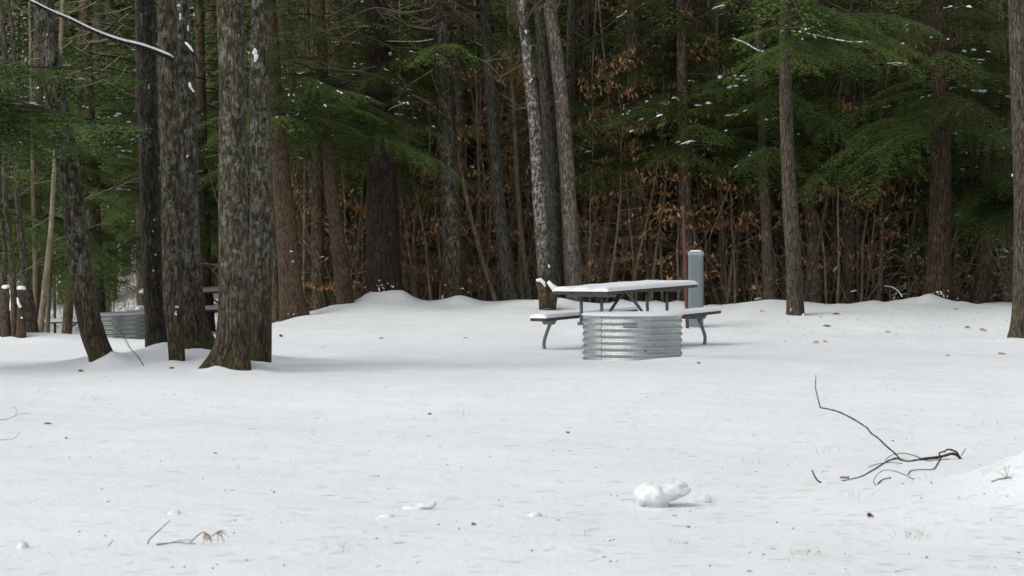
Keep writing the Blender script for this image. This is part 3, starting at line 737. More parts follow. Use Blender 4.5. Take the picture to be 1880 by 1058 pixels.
for a in arcs:
    a = catmull(a, 4); Yb = br.uniform(38.6, 39.6); pts = []
    for i, (px, py) in enumerate(a):
        p = P(px, py, Yb - 0.4 * i / len(a)); pts.append((p.x - x0, p.y - y0, p.z - z0))
    mb.tube(pts, [0.011 - 0.007 * i / len(pts) for i in range(len(pts))], 4, cap=False)
    for k in range(5):
        i = br.randint(1, len(pts) - 1); branch_rec(mb, pts[i], (br.uniform(-1, 1), br.uniform(-.5, .1), br.uniform(-.6, .5)), br.uniform(.3, .8), 0.007, br, 1, 0, 3, kids=3)
mb.build('drooping_branches', M['twig_pale'], rT4)['kind'] = 'stuff'
snowy_branch(rT4, [(797, 73), (770, 77), (740, 77), (706, 76)], 39.5, 39.0, 0.012, 0.006, snow=(0, 1), sr=1.0)
snowy_branch(rT4, [(712, 205), (724, 197), (752, 187)], 39.0, 38.8, 0.010, 0.007, snow=(0, 1), sr=1.0)

# broken snow-capped stub between the trio and the table
sx_, sy_ = XY(996, 37.6); st = thing('broken_stump', 'short broken stump with torn snow cap left of the picnic table', 'stump', (sx_, sy_, gz(sx_, sy_)))
mb = MB()
def stub(pts, rs):
    mb.tube([Vector((P(a, b, 37.6).x - sx_, 0.02 * i, P(a, b, 37.6).z - gz(sx_, sy_))) for i, (a, b) in enumerate(pts)], rs, 9)
stub([(1003, 566), (999, 540), (994, 524), (988, 517)], [0.13, 0.10, 0.085, 0.06]); stub([(1010, 566), (1014, 545), (1022, 530)], [0.10, 0.09, 0.05])
mb.build('wood', M['brown'], st, smooth=True)
mb = MB()
def stub_s(pts, rs):
    mb.tube([Vector((P(a, b, 37.5).x - sx_, -0.06, P(a, b, 37.5).z - gz(sx_, sy_))) for (a, b) in pts], rs, 8)
stub_s([(984, 515), (992, 514), (998, 519), (1001, 527)], [0.02, 0.035, 0.03, 0.015]); stub_s([(1006, 517), (1012, 524), (1020, 532), (1030, 536)], [0.03, 0.04, 0.06, 0.05])
mb.build('snow_cap', M['snow'], st, smooth=True)

# ------------------------------------------------------------------ hemlocks: shared crowns, one object each
def hemlock(label, px, Y, kind, sc=1.0, rz=None, w=0.26, group='hemlocks in the forest edge', bark_='deep', h=14.0):
    x = (px - CX) / F * Y
    root = thing('hemlock_tree', label, 'tree', (x, Y, gz(x, Y) - 0.03), 0, group)
    sd = int(px * 7 + Y * 13) % 997; ln = ((sd % 11) - 5) * 0.012
    V, q = trunk_mesh([(0, 0, w / 2), (ln * 3, 3, w / 2 * .85), (ln * 7, h * .6, w / 2 * .5), (ln * 9, h, 0.03)], 12, 0.3, 4, sd, 0.03, fine=0.3, dense_to=0.8)
    np_mesh('trunk', V, q, M[bark_], root, smooth=True)
    CR[kind].attach(root, rz if rz is not None else (sd * 0.73) % 6.28, sc)
    return root
HL = [
 ('hemlock with feathery boughs behind the leftmost pale stems', -50, 36.5, 'low_b', 1.0), ('hemlock filling the gap left of the leaning maple', 60, 41, 'low_a', 1.05),
 ('hemlock whose boughs show between the leaning maple and the dark wet trunk', 185, 44, 'mid_b', 1.0), ('second hemlock behind the gap between leaning maple and wet trunk', 262, 49, 'mid_a', 1.15),
 ('hemlock seen between the mossy maple and the stout front maple', 380, 46, 'low_b', 1.0), ('hemlock behind the slim rightmost maple of the clump', 455, 47, 'mid_a', 1.0),
 ('hemlock with snow-dusted boughs above the leaning brown trunks', 585, 41.2, 'mid_b', 1.0), ('dark hemlock behind the thin brown leaning trunk', 640, 44, 'low_a', 1.0),
 ('hemlock behind the thick furrowed trunk', 742, 45, 'mid_a', 1.0), ('hemlock deep behind the tall lichen trunk', 800, 50, 'mid_b', 1.1),
 ('hemlock between the lichen trunk and the slim leaning trunk', 880, 46, 'mid_b', 1.0), ('hemlock deep behind the close trio of trunks', 1000, 52, 'mid_a', 1.1),
 ('hemlock right of the close trio, snow on its inner boughs', 1105, 46, 'mid_b', 1.0), ('bright green hemlock hanging over the pedestal', 1262, 40.6, 'mid_a', 1.05),
 ('low-boughed hemlock right of the rust-red post', 1335, 43.5, 'low_b', 1.0), ('hemlock behind the lone front trunk', 1465, 43, 'mid_b', 1.0),
 ('full hemlock right of the lone front trunk', 1560, 41.2, 'mid_a', 1.0), ('wide low-boughed hemlock left of the big orange-brown trunk', 1640, 42.8, 'low_a', 1.0),
 ('hemlock right of the big orange-brown trunk', 1800, 41.2, 'low_b', 1.0), ('hemlock behind the grey trunk at the right edge', 1895, 40.2, 'low_a', 1.0),
 ('deep hemlock behind the wide low-boughed one', 1700, 48, 'low_b', 1.1), ('deep hemlock above the grey pedestal', 1210, 50, 'low_a', 1.0),
 ('deep hemlock between the lone trunk and its grey-tan neighbour', 1420, 50, 'low_a', 1.1), ('deep hemlock far back at the left trunks', 120, 56, 'low_a', 1.2),
 ('deep hemlock behind the stout front maple', 420, 56, 'low_b', 1.2), ('deep hemlock behind the smooth leaning trunk', 545, 52, 'low_b', 1.1),
 ('hemlock at the far left edge behind the pale stems', -10, 42, 'low_b', 1.1), ('bright hemlock boughs left of the grey pedestal', 1172, 41.2, 'mid_a', 1.0), ('hemlock between the lone front trunk and the brown-leaved thicket', 1500, 41.0, 'mid_b', 1.0)]
for l, px, Y, k, s_ in HL: hemlock(l, px, Y, k, s_)
# the near hemlock that reaches into the left of the frame; its trunk is outside
rng_ = random.Random(17); spec = []
for i in range(46):
    z = 1.15 + i * 0.042; spec.append((z, math.radians(rng_.uniform(-50, 45)), rng_.uniform(0.9, 1.45) if z < 2.25 else rng_.uniform(1.3, 2.95), rng_.uniform(0.02, 0.16), rng_.uniform(0.08, 0.2)))
for i in range(26): spec.append((rng_.uniform(5.2, 11), rng_.uniform(0, 6.28), rng_.uniform(1, 2.3), 0.1, 0.3))
for i in range(12): spec.append((rng_.uniform(1.4, 5), rng_.uniform(1.5, 4.7), rng_.uniform(1, 2.3), 0.1, 0.3))
CR['front'] = Crown('front', spec, 9, mat='hemlock_blue', snow=0.15, leaf=0.065, limb_r=0.011)
xf, yf = XY(-190, 22.3)
rt = thing('hemlock_tree', 'nearest blue-green hemlock reaching in from the left edge across the leaning maple', 'tree', (xf, yf, gz(xf, yf)))
V, q = trunk_mesh([(0, 0, .15), (0, 3, .13), (0.1, 8, .08), (0.1, 12, .02)], 14, 0.3, 4, 3, 0.03, fine=0.3, dense_to=0.8); np_mesh('trunk', V, q, M['deep'], rt, smooth=True)
CR['front'].attach(rt)

MARKS = [(120, 'the leaning maple'), (286, 'the dark wet maple'), (345, 'the mossy maple'), (430, 'the stout front maple'), (482, 'the slim maple of the clump'), (528, 'the brown leaning trunk'), (620, 'the thin leaning trunk'), (702, 'the thick furrowed trunk'),
         (830, 'the tall lichen trunk'), (925, 'the slim brown trunk'), (1020, 'the close trio of trunks'), (1115, 'the pale crooked sapling'), (1220, 'the snow-flecked dark trunk'), (1277, 'the grey pedestal'), (1405, 'the grey-tan trunk'), (1452, 'the lone front trunk'),
         (1510, 'the pale leaning sapling'), (1617, 'the white-flecked stem'), (1724, 'the big orange-brown trunk'), (1834, 'the dark trunk near the right edge'), (1876, 'the trunk at the right edge')]
def where(px):
    m = min(MARKS, key=lambda q: abs(q[0] - px)); d = px - m[0]
    return ('behind ' if abs(d) < 14 else 'just right of ' if 0 < d < 40 else 'just left of ' if -40 < d < 0 else 'well right of ' if d > 0 else 'well left of ') + m[1]
USED = {}
def uniq(parts_, px):
    base_l = parts_ + ' ' + where(px); USED[base_l] = USED.get(base_l, 0) + 1; return base_l
# young hemlocks under the trees, snow on their boughs
YH = [(1600, 42.5, 'young_a', .95), (1650, 41.6, 'young_b', 1.0), (1690, 43.5, 'young_a', 1.0), (1560, 44, 'young_b', 1.1), (1770, 42.5, 'young_a', 1.1), (1830, 42.0, 'young_a', 1.0), (1860, 44.5, 'young_a', 1.2),
      (1120, 46, 'young_a', 1.1), (1160, 43.5, 'young_b', 1.0), (950, 44.5, 'young_a', 1.0), (770, 44, 'young_a', 0.9), (590, 43.5, 'young_b', 1.0), (880, 47, 'young_a', 1.2), (1080, 49, 'young_a', 1.5),
      (1250, 46, 'young_b', 1.3), (1510, 47, 'young_a', 1.3), (1620, 47, 'young_a', 1.5)]
for i, (px, Y, k, s_) in enumerate(YH):
    x = (px - CX) / F * Y
    lab = {1600: 'young hemlock with snow-dusted boughs, left of the pale crooked sapling', 1650: 'low young hemlock with much snow just left of the big orange-brown trunk', 1770: 'young hemlock with snow lines right of the big orange-brown trunk', 1830: 'young hemlock left of the grey trunk at the right edge'}.get(px) or uniq('young hemlock with snowy boughs', px)
    root = thing('young_hemlock', lab, 'tree', (x, Y, gz(x, Y) - 0.02), 0, 'young hemlocks under the trees')
    mb = MB(); hh = (3.4 if k == 'young_a' else 2.2) * s_; mb.tube([(0, 0, -.1), (.02, 0, hh * .5), (0, .02, hh)], [.03, .018, .004], 6); mb.build('stem', M['deep'], root, smooth=True)
    CR[k].attach(root, i * 1.1, s_)

# ------------------------------------------------------------------ beeches that keep their brown leaves
def leaf_cloud(pts, rng, name, mat, size=0.092, per=2):
    V = []; tone = []
    for q in pts:
        for k in range(per):
            L = size * rng.uniform(0.65, 1.25); w = L * rng.uniform(0.30, 0.48)
            a = rng.uniform(0, 6.283); dirn = Vector((math.cos(a) * 0.5, math.sin(a) * 0.5, -rng.uniform(0.25, 1.3))).normalized()
            s = dirn.cross(Vector((rng.gauss(0, 1), rng.gauss(0, 1), rng.gauss(0, .4)))).normalized()
            o = Vector(q) + Vector((rng.gauss(0, .035), rng.gauss(0, .035), rng.gauss(0, .02)))
            nrm = dirn.cross(s) * L * rng.uniform(-.18, .18)
            a0 = o; cu = nrm * rng.uniform(-2.2, 2.2); a1 = o + dirn * L * rng.uniform(.35, .55) + s * w * .5 + nrm; a2 = o + dirn * L + cu; a3 = o + dirn * L * .45 - s * w * .5 + nrm
            V += [a0, a1, a2, a0, a2, a3]; t = rng.random(); tone += [t] * 6
    V = np.array([tuple(v) for v in V])
    return np_mesh(name, V, np.arange(len(V)).reshape(-1, 3), M[mat], attr={'tone': tone})
BV = []; BH = []
for vi in range(7):
    rng = random.Random(300 + vi); H = rng.uniform(3.2, 5.6); BH.append(H)
    stem = MB(); tw = MB(); pts = [Vector((0, 0, -.15))]; d = Vector((rng.uniform(-.12, .12), rng.uniform(-.1, .1), 1))
    n = 12
    for i in range(n):
        d = (d + Vector((rng.gauss(0, .06), rng.gauss(0, .06), .05))).normalized(); pts.append(pts[-1] + d * (H / n))
    r0 = rng.uniform(.018, .034); rad = [r0 * (1 - .8 * i / n) for i in range(n + 1)]
    stem.tube(pts, rad, 6)
    lp = []
    for k in range(30 if vi < 5 else 18):
        f = rng.uniform(.14, .97) * n; i = int(f); q = pts[i].lerp(pts[min(i + 1, n)], f - i); a = rng.uniform(0, 6.283)
        L = rng.uniform(.5, 1.25) * (1.15 - f / n * .6)
        lv = []
        branch_rec(tw, q, (math.cos(a), math.sin(a), rng.uniform(.05, .5)), L, .007, rng, 1, 0.0, 3, wob=.16, kids=4, leaves=lv)
        if vi < 5 and rng.random() < .55: lp += lv
    so = stem.build('stem', M['pole'], smooth=True); to = tw.build('twigs', M['twig_pale' if vi % 2 else 'twig'])
    ks = [so, to]
    if lp: ks.append(leaf_cloud(lp, rng, 'leaves', 'beech', per=1))
    me = [(o.name.split('.')[0], o.data) for o in ks]
    for o in ks: bpy.data.objects.remove(o)
    BV.append(me)
def beech(px, Y, v, sc, rz, label, group, tilt=(0, 0)):
    x = (px - CX) / F * Y
    r = thing('beech_sapling', label, 'sapling', (x, Y, gz(x, Y)), rz, group); r.scale = (sc,) * 3
    r.rotation_euler = (tilt[0], tilt[1], rz)
    for nm, me in BV[v]:
        o = bpy.data.objects.new(nm, me); COL.objects.link(o); o.parent = r
        if nm != 'stem': o['kind'] = 'stuff'
    return r
GB = 'beech saplings under the trees'
br = random.Random(77)
zones = [(1060, 1290, 40.5, 46, 30), (1300, 1420, 40.8, 46, 10), (1490, 1700, 40.6, 45, 20), (745, 960, 40.6, 46, 16), (510, 680, 40.8, 46, 9), (960, 1060, 41, 46, 5), (1740, 1860, 42, 47, 4), (200, 480, 66, 84, 4), (-20, 90, 60, 80, 3)]
for zi, (a, b, c, d, n) in enumerate(zones):
    for k in range(n):
        px = a + (b - a) * (k + br.random()) / n; Y = br.uniform(c, d) if k % 2 else br.uniform(c, c + 1.6)
        v_ = br.randint(0, 4); s_ = br.uniform(.8, 1.3); hh_ = BH[v_] * s_; beech(px, Y, v_, s_, br.uniform(0, 6.28), uniq(('low ' if hh_ < 3.6 else 'tall ' if hh_ > 4.6 else '') + 'brown-leaved beech ' + ('in front' if Y < c + .9 else 'second row' if Y < c + 2.6 else 'deep inside'), px), GB, (br.gauss(0, .05), br.gauss(0, .05)))
for k in range(44):
    px = br.uniform(480, 1860); Yb = br.uniform(40.8, 50); beech(px, Yb, br.choice((5, 6)), br.uniform(.8, 1.5), br.uniform(0, 6.28), uniq('leafless thin sapling ' + ('in front' if Yb < 43 else 'second row' if Yb < 46.5 else 'deep inside'), px), 'leafless saplings', (br.gauss(0, .06), br.gauss(0, .08)))

# slender poles one can pick out
def pole(label, pts, Y, mat='pole', name='slender_tree', group=None, seed=1, limbs=True):
    r, p = tree(name, label, 'tree', pts, Y, mat, flare=0.1, lobes=3, seed=seed, sides=10, top=9.0, rough=0.05, group=group, fine=0.25)
    if limbs: bare_limbs(r, p, seed + 500, 0.8, 8, 8, 1.3, 'twig_pale', 0.008, 0.4)
    return r, p
pole('pale crooked sapling leaning right behind the picnic table', [(1098, 545, 11), (1106, 470, 11), (1118, 400, 10), (1128, 330, 9), (1141, 230, 7), (1146, 170, 5)], 40.6, 'greytan', seed=31)
pole('pale leaning sapling right of the lone front trunk', [(1476, 555, 9), (1488, 500, 9), (1503, 450, 8), (1512, 400, 7), (1519, 360, 6)], 40.3, 'greytan', seed=32)
pole('short pale upright stem with a snow tip right of the leaning sapling', [(1537, 556, 10), (1533, 500, 8), (1531, 430, 8), (1530, 380, 6)], 41.2, 'greytan', seed=33)
pole('white-flecked upright stem in the middle of the brown-leaved thicket', [(1615, 556, 10), (1618, 480, 9), (1620, 420, 9), (1616, 300, 7)], 41.0, 'pale', seed=34)
pole('grey stem rising behind the rust-red post', [(1262, 545, 11), (1256, 400, 11), (1252, 260, 10), (1250, 100, 8)], 41.8, 'greytan', seed=35)
pole('tan stem right of the grey pedestal', [(1330, 556, 11), (1326, 480, 10), (1320, 330, 9), (1318, 200, 7)], 41.5, 'pole', seed=36)
pole('bent grey sapling left of the big orange-brown trunk', [(1668, 552, 11), (1678, 470, 9), (1690, 400, 8), (1695, 250, 7)], 41.3, 'greybark', seed=37)
pole('grey stem behind the big orange-brown trunk on its left', [(1690, 548, 18), (1697, 470, 15), (1700, 380, 12), (1692, 200, 10)], 41.8, 'greybark', seed=38)
pole('dark trunk between the big orange-brown trunk and the right edge', [(1838, 553, 26), (1836, 450, 23), (1830, 300, 22), (1826, 120, 20)], 43.5, 'deep', seed=39, limbs=False)
pole('narrow leaning stem just right of the leaning slim trunk', [(975, 556, 10), (962, 470, 10), (952, 380, 9), (946, 250, 8), (938, 120, 7)], 41.2, 'pole', seed=40)
pole('thin straight brown stem left of the white mottled trunk', [(960, 556, 8), (957, 450, 8), (950, 300, 7), (944, 200, 6)], 41.8, 'pole', seed=41)
pole('thin stem leaning from the lichen trunk toward the slim trunk', [(912, 560, 9), (884, 470, 8), (860, 380, 8), (842, 290, 6), (830, 240, 5)], 40.7, 'pole', seed=42)
pole('greyish trunk seen faintly right of the pale trunk at the top', [(1062, 545, 18), (1052, 300, 17), (1046, 120, 16), (1050, 0, 14)], 43, 'greybark', seed=43, limbs=False)
pole('dark trunk right of the thick furrowed one, seen in shade', [(862, 556, 24), (856, 450, 22), (850, 300, 20), (842, 100, 18)], 44, 'deep', seed=44, limbs=False)
pole('brown grey trunk among the bright hemlock boughs', [(1296, 555, 24), (1290, 400, 22), (1284, 250, 20), (1276, 60, 18)], 43.2, 'greybark', seed=45, limbs=False)
pole('dim trunk behind the hanging boughs above the pedestal', [(1203, 555, 22), (1200, 400, 20), (1198, 200, 18), (1196, 40, 16)], 45, 'deep', seed=46, limbs=False)
pole('narrow dark trunk between the mossy maple and the stout front maple', [(384, 585, 24), (378, 520, 22), (372, 430, 18), (368, 300, 15)], 46, 'deep', seed=47, limbs=False)
pole('thin dark trunk directly right of the slim maple', [(505, 588, 14), (504, 500, 14), (500, 400, 14)], 38.6, 'deep', seed=48, limbs=False)
# left edge stems
for i, (lb, pts, Y, mt) in enumerate([
  ('pale grey stem at the far left reaching the top of the picture', [(28, 600, 13), (23, 500, 13), (14, 400, 12), (8, 330, 11), (14, 190, 13), (8, 90, 11), (1, 0, 8)], 33.0, 'greytan'),
  ('tan stem right of the cut stems at the far left', [(60, 615, 24), (48, 510, 17), (38, 430, 14), (32, 350, 11), (29, 200, 9), (24, 60, 8), (14, 0, 7)], 33.6, 'greytan'),
  ('leaning brown stem second right of the cut stems', [(72, 618, 12), (84, 520, 12), (90, 460, 11), (96, 380, 9)], 34.4, 'pole'),
  ('short thin stem between the cut stems and the leaning brown stem', [(62, 592, 8), (64, 500, 8), (62, 410, 7), (60, 330, 6)], 36.0, 'pole'),
  ('twisted grey stem at the very left edge', [(6, 612, 16), (4, 540, 13), (10, 470, 11), (5, 420, 9), (-4, 360, 8)], 33.2, 'greybark'),
  ('dark thin stem standing on the snowy rise left of the leaning maple', [(101, 575, 5), (100, 520, 5), (98, 440, 4)], 58.0, 'deep'),
  ('paired thin stem behind the left picnic table', [(86, 560, 9), (92, 500, 9), (96, 430, 8)], 44.0, 'pole')]):
    pole(lb, pts, Y, mt, seed=60 + i, limbs=i not in (5,))
# cut stems with snow tops
for (lb, px, w, top_, tongue) in [('cut stem with a snow top, left one of the pair at the far left', 12, 17, 529, 2), ('cut reddish stem with a snow top, right one of the pair at the far left', 39, 16, 531, 1)]:
    Y = 33.1 if px < 20 else 32.9; x = (px - CX) / F * Y; z = gz(x, Y)
    r = thing('cut_stem', lb, 'stump', (x, Y, z)); h = P(px, top_, Y).z - z; w_ = w * .5 * Y / F
    V, q = trunk_mesh([(-.0, 0, w_ * 1.1), (-.02 if px < 20 else .0, h * .5, w_), (0.0, h, w_)], 16, 0.35, 3, px, 0.06, fine=0.06)
    np_mesh('trunk', V, q, M['brown'], r, smooth=True)
    mb = MB(); mb.tube([(0, 0, h - .012), (0, 0, h + .02), (0, 0, h + .045)], [w_ * .98, w_ * 1.08, w_ * .7], 14); mb.build('cut_face', M['snow'], r, smooth=True).name = 'snow_cap'
    mb = MB()
    if tongue == 1: mb.tube([(-.045, -w_ * .8, h - .12), (-.03, -w_ * 1.0, h - .2), (0.0, -w_ * 1.05, h - .26), (.02, -w_ * 1.02, h - .25)], [.012, .02, .022, .008], 6)
    else: mb.tube([(.07, -w_ * .35, h - .01), (.11, -w_ * .6, h - .12), (.09, -w_ * .7, h - .25), (.06, -w_ * .8, h - .33)], [.03, .05, .04, .01], 7)
    mb.build('hanging_snow', M['snow'], r, smooth=True)
    if px > 20:
        mb = MB(); mb.tube([(0.02, -w_ * 1.0, h - .42), (0.02, -w_ * 1.1, h - .40)], [.02, .012], 7); mb.build('snow_patch', M['snow'], r, smooth=True)

# slim upright stems that fill the forest edge
slim = []
for k in range(5):
    V, q = trunk_mesh([(0, 0, .020 + .006 * k), (random.Random(k + 9).uniform(-.25, .25), 3, .017 + .005 * k), (random.Random(k + 19).uniform(-.3, .3), 8, .008)], 7, 0.1, 3, k + 80, 0.05, fine=0.5, dense_to=3)
    o = np_mesh('trunk', V, q, M[['pole', 'greytan', 'pole', 'greybark', 'deep'][k]], smooth=True); mt = o.data; bpy.data.objects.remove(o)
    mb = MB(); rg = random.Random(k + 400)
    for j in range(12):
        z = rg.uniform(.6, 7); a = rg.uniform(0, 6.28); branch_rec(mb, (0, 0, z), (math.cos(a), math.sin(a), .5), rg.uniform(.4, 1.1), .006, rg, 1, 0, 3, kids=3)
    o = mb.build('twigs', M['twig_pale']); slim.append((mt, o.data)); bpy.data.objects.remove(o)
sr_ = random.Random(321)
for k in range(96):
    px = 490 + (1870 - 490) * (k + sr_.random()) / 96 + sr_.gauss(0, 25); Y = 40.9 + abs(sr_.gauss(0, 3.2))
    if 900 < px < 985 and sr_.random() < .5: Y = 41 + sr_.random()
    x = (px - CX) / F * Y; v_ = sr_.randint(0, 4)
    r = thing('slender_tree', uniq(['very thin tan stem ', 'thin grey stem ', 'thin tan stem ', 'slim greenish stem ', 'slim dark stem '][v_] + ('in front ' if Y < 42.3 else 'second row ' if Y < 45 else 'farther in '), px).replace('  ', ' '), 'tree', (x, Y, gz(x, Y) - .04), sr_.uniform(0, 6.28), 'slim stems in the forest edge')
    r.rotation_euler = (sr_.gauss(0, .05), sr_.gauss(0, .06), sr_.uniform(0, 6.28))
    for nm, me in (('trunk', slim[v_][0]), ('twigs', slim[v_][1])):
        o = bpy.data.objects.new(nm, me); COL.objects.link(o); o.parent = r
        if nm == 'twigs': o['kind'] = 'stuff'
# deep woods: trees behind, each a thing, shared meshes
deep_protos = []
for k in range(6):
    V, q = trunk_mesh([(0, 0, .14 + .02 * k), (random.Random(k).uniform(-.2, .2), 5, .12 + .015 * k), (0, 15, .04)], 9, 0.2, 3, k + 50, 0.04, fine=0.6, dense_to=1.2)
    o = np_mesh('trunk', V, q, M[['deep', 'greybark', 'deep', 'brown', 'greytan', 'deep'][k]], smooth=True); me = o.data; bpy.data.objects.remove(o); deep_protos.append(me)
mb = MB(); rg = random.Random(5)
for k in range(16):
    z = rg.uniform(1.5, 12); a = rg.uniform(0, 6.28); branch_rec(mb, (0, 0, z), (math.cos(a), math.sin(a), .3), rg.uniform(1.2, 2.6), .022, rg, 2, 0, 3, kids=4)
o = mb.build('bare_limbs', M['twig']); limb_me = o.data; bpy.data.objects.remove(o)
dr = random.Random(99); cnt = 0
cells = [(px, Y) for Y in (46, 50, 55, 60, 66, 73) for px in range(-120, 2040, 105)]
for (px, Y) in cells:
    px += dr.uniform(-50, 50); Y += dr.uniform(-2, 2.5)
    if px < 470 and Y < 64: continue
    if px < 300 and Y < 66 and dr.random() < .5: continue
    x = (px - CX) / F * Y; conifer = dr.random() < .45
    lab = uniq(('large ' if dr.random() < .5 else '') + ('dim hemlock ' if conifer else 'dim bare trunk ') + ('in the near woods' if Y < 52 else 'midway back' if Y < 62 else 'far back'), px)
    r = thing('woodland_tree', lab, 'tree', (x, Y, gz(x, Y) - .05), dr.uniform(0, 6.28), 'trees deep in the woods')
    o = bpy.data.objects.new('trunk', dr.choice(deep_protos)); COL.objects.link(o); o.parent = r; s_ = dr.uniform(1.05, 1.4) if lab.startswith('large') else dr.uniform(.7, 1.05); o.scale = (s_, s_, 1)
    if conifer: CR[dr.choice(['low_a', 'low_b', 'mid_a', 'mid_b'])].attach(r, dr.uniform(0, 6.28), 1.15)
    else:
        o = bpy.data.objects.new('bare_limbs', limb_me); COL.objects.link(o); o.parent = r; o['kind'] = 'stuff'
    cnt += 1
# far woods that read as one mass, on rising ground
rng = np.random.default_rng(12); TT = []; tn = []
for row, (Yr, stepx) in enumerate([(82, 3.4), (92, 3.6), (104, 4.0), (118, 4.5)]):
    for x in np.arange(-34 - row * 6, 34 + row * 6, stepx):
        X0 = x + rng.uniform(-1.2, 1.2); Y0 = Yr + rng.uniform(-3, 3); z0 = gz(X0, Y0); H = rng.uniform(15, 22); n = 2600
        f = rng.random(n) ** 0.8; z = z0 + 0.3 + (H - 0.3) * f; R = (2.8 * (1 - f) + 0.25) * np.sqrt(rng.random(n)); a = rng.uniform(0, 2 * np.pi, n)
        c = np.stack([X0 + R * np.cos(a), Y0 + R * np.sin(a), z - R * 0.35], -1)
        d = np.stack([np.cos(a), np.sin(a), rng.uniform(-.7, .1, n)], -1); s = np.stack([-np.sin(a), np.cos(a), rng.uniform(-.3, .3, n)], -1)
        L = rng.uniform(.3, .7, n)[:, None]; w = rng.uniform(.10, .22, n)[:, None]
        TT.append(np.stack([c - s * w, c + s * w, c + d * L], 1)); tn.append(np.repeat(rng.random(n), 3))
        h_ = np.array([[X0 - .16, Y0, z0 - .2], [X0 + .16, Y0, z0 - .2], [X0, Y0, z0 + H]]); TT.append(h_[None]); tn.append(np.zeros(3))
TT = np.concatenate(TT).reshape(-1, 3)
fw = np_mesh('distant_woods', TT, np.arange(len(TT)).reshape(-1, 3), M['woods'], attr={'tone': np.concatenate(tn)})
tag(fw, 'far dark evergreen woods closing the view', kind='stuff')

# brush at the foot of the forest
bs = MB(); rg = random.Random(31); bl = []
for k in range(3000):
    px = rg.uniform(470, 1900); Y = 40.9 + abs(rg.gauss(0, 2.6))
    if k > 2500: px = rg.uniform(-40, 470); Y = rg.uniform(60, 82)
    x = (px - CX) / F * Y; z = gz(x, Y) - .05; H = rg.uniform(.5, 2.6) * (0.8 if rg.random() < .7 else 1.4); d = Vector((rg.gauss(0, .28), rg.gauss(0, .2), 1)); q = Vector((x, Y, z)); pts = [q]
    for i in range(4):
        d = (d + Vector((rg.gauss(0, .16), rg.gauss(0, .12), 0))).normalized(); q = q + d * H / 4; pts.append(q)
        if rg.random() < .45:
            e = q + Vector((rg.gauss(0, .3), rg.gauss(0, .2), rg.uniform(-.02, .3))); bs.tube([q, (q + e) / 2 + Vector((0, 0, .03)), e], [.005, .004, .002], 3, cap=False)
            if rg.random() < .32: bl.append(e)
    r = rg.uniform(.005, .011); bs.tube(pts, [r, r * .85, r * .7, r * .5, r * .25], 3, cap=False)
o = bs.build('undergrowth', M['brush']); tag(o, 'tangle of thin brown stems at the foot of the forest', kind='stuff')
o = leaf_cloud(bl, rg, 'undergrowth_leaves', 'beech', per=2); tag(o, 'dead brown leaves caught in the undergrowth', kind='stuff')
# snow lying on undergrowth
sp = []
for k in range(420):
    px = rg.uniform(480, 1870); Y = rg.uniform(40.8, 44); x = (px - CX) / F * Y; z = gz(x, Y) + abs(rg.gauss(0, .55)) + .05
    if 1480 < px < 1700 or rg.random() < .35: sp.append((np.array([x, Y, z]), np.array([rg.gauss(0, 1), rg.gauss(0, 1), rg.gauss(0, .4)])))
V, Fc = snow_blobs(sp, np.random.default_rng(3), .03, .10)
o = np_mesh('snow_on_undergrowth', V, Fc, M['snow'], smooth=True); tag(o, 'small caps of snow caught in the undergrowth', kind='stuff')
# thin branches with snow lines in the thicket
for i, (lb, pts, Y) in enumerate([('arching snowy stem low in the thicket left of the big orange-brown trunk', [(1622, 527), (1636, 528), (1648, 535), (1656, 546)], 41.0), ('snow-lined branch high right of the lone front trunk', [(1452, 58), (1480, 62), (1515, 70), (1560, 78), (1592, 78)], 40.0),
                     ('forked snowy branch above the grey-tan trunk', [(1345, 72), (1368, 80), (1388, 92), (1402, 96)], 40.2), ('snowy broken branch end right of the trio at mid height', [(1140, 174), (1145, 188), (1145, 203)], 41.0), ('thin snowy branch beside the dark mottled trunk', [(1165, 260), (1190, 225), (1215, 212)], 41.0),
                     ('short bright snowy twig at the top above the pedestal', [(1308, 18), (1318, 14), (1330, 11)], 40.0), ('long snow streak on a bough in the right foliage', [(1628, 118), (1646, 117), (1664, 119)], 40.0),
                     ('snowy twig at the top left of the bright hemlock', [(1132, 34), (1142, 30), (1150, 22)], 40.5)]):
    w = [P(a, b, Y - .1 * j) for j, (a, b) in enumerate(catmull(pts, 3))]
    mb = MB(); mb.tube(w, [.012 - .006 * j / len(w) for j in range(len(w))], 5); o = mb.build('snowy_branch', M['twig'], smooth=True); tag(o, lb, 'branch', 'snow-lined branches in the forest')
    mb = MB(); mb.tube([p + Vector((0, -.003, .013)) for p in w], [.011 * (.6 + .7 * abs(math.sin(j * 1.3 + i))) for j in range(len(w))], 6); mb.build('snow_line', M['snow'], o, smooth=True)

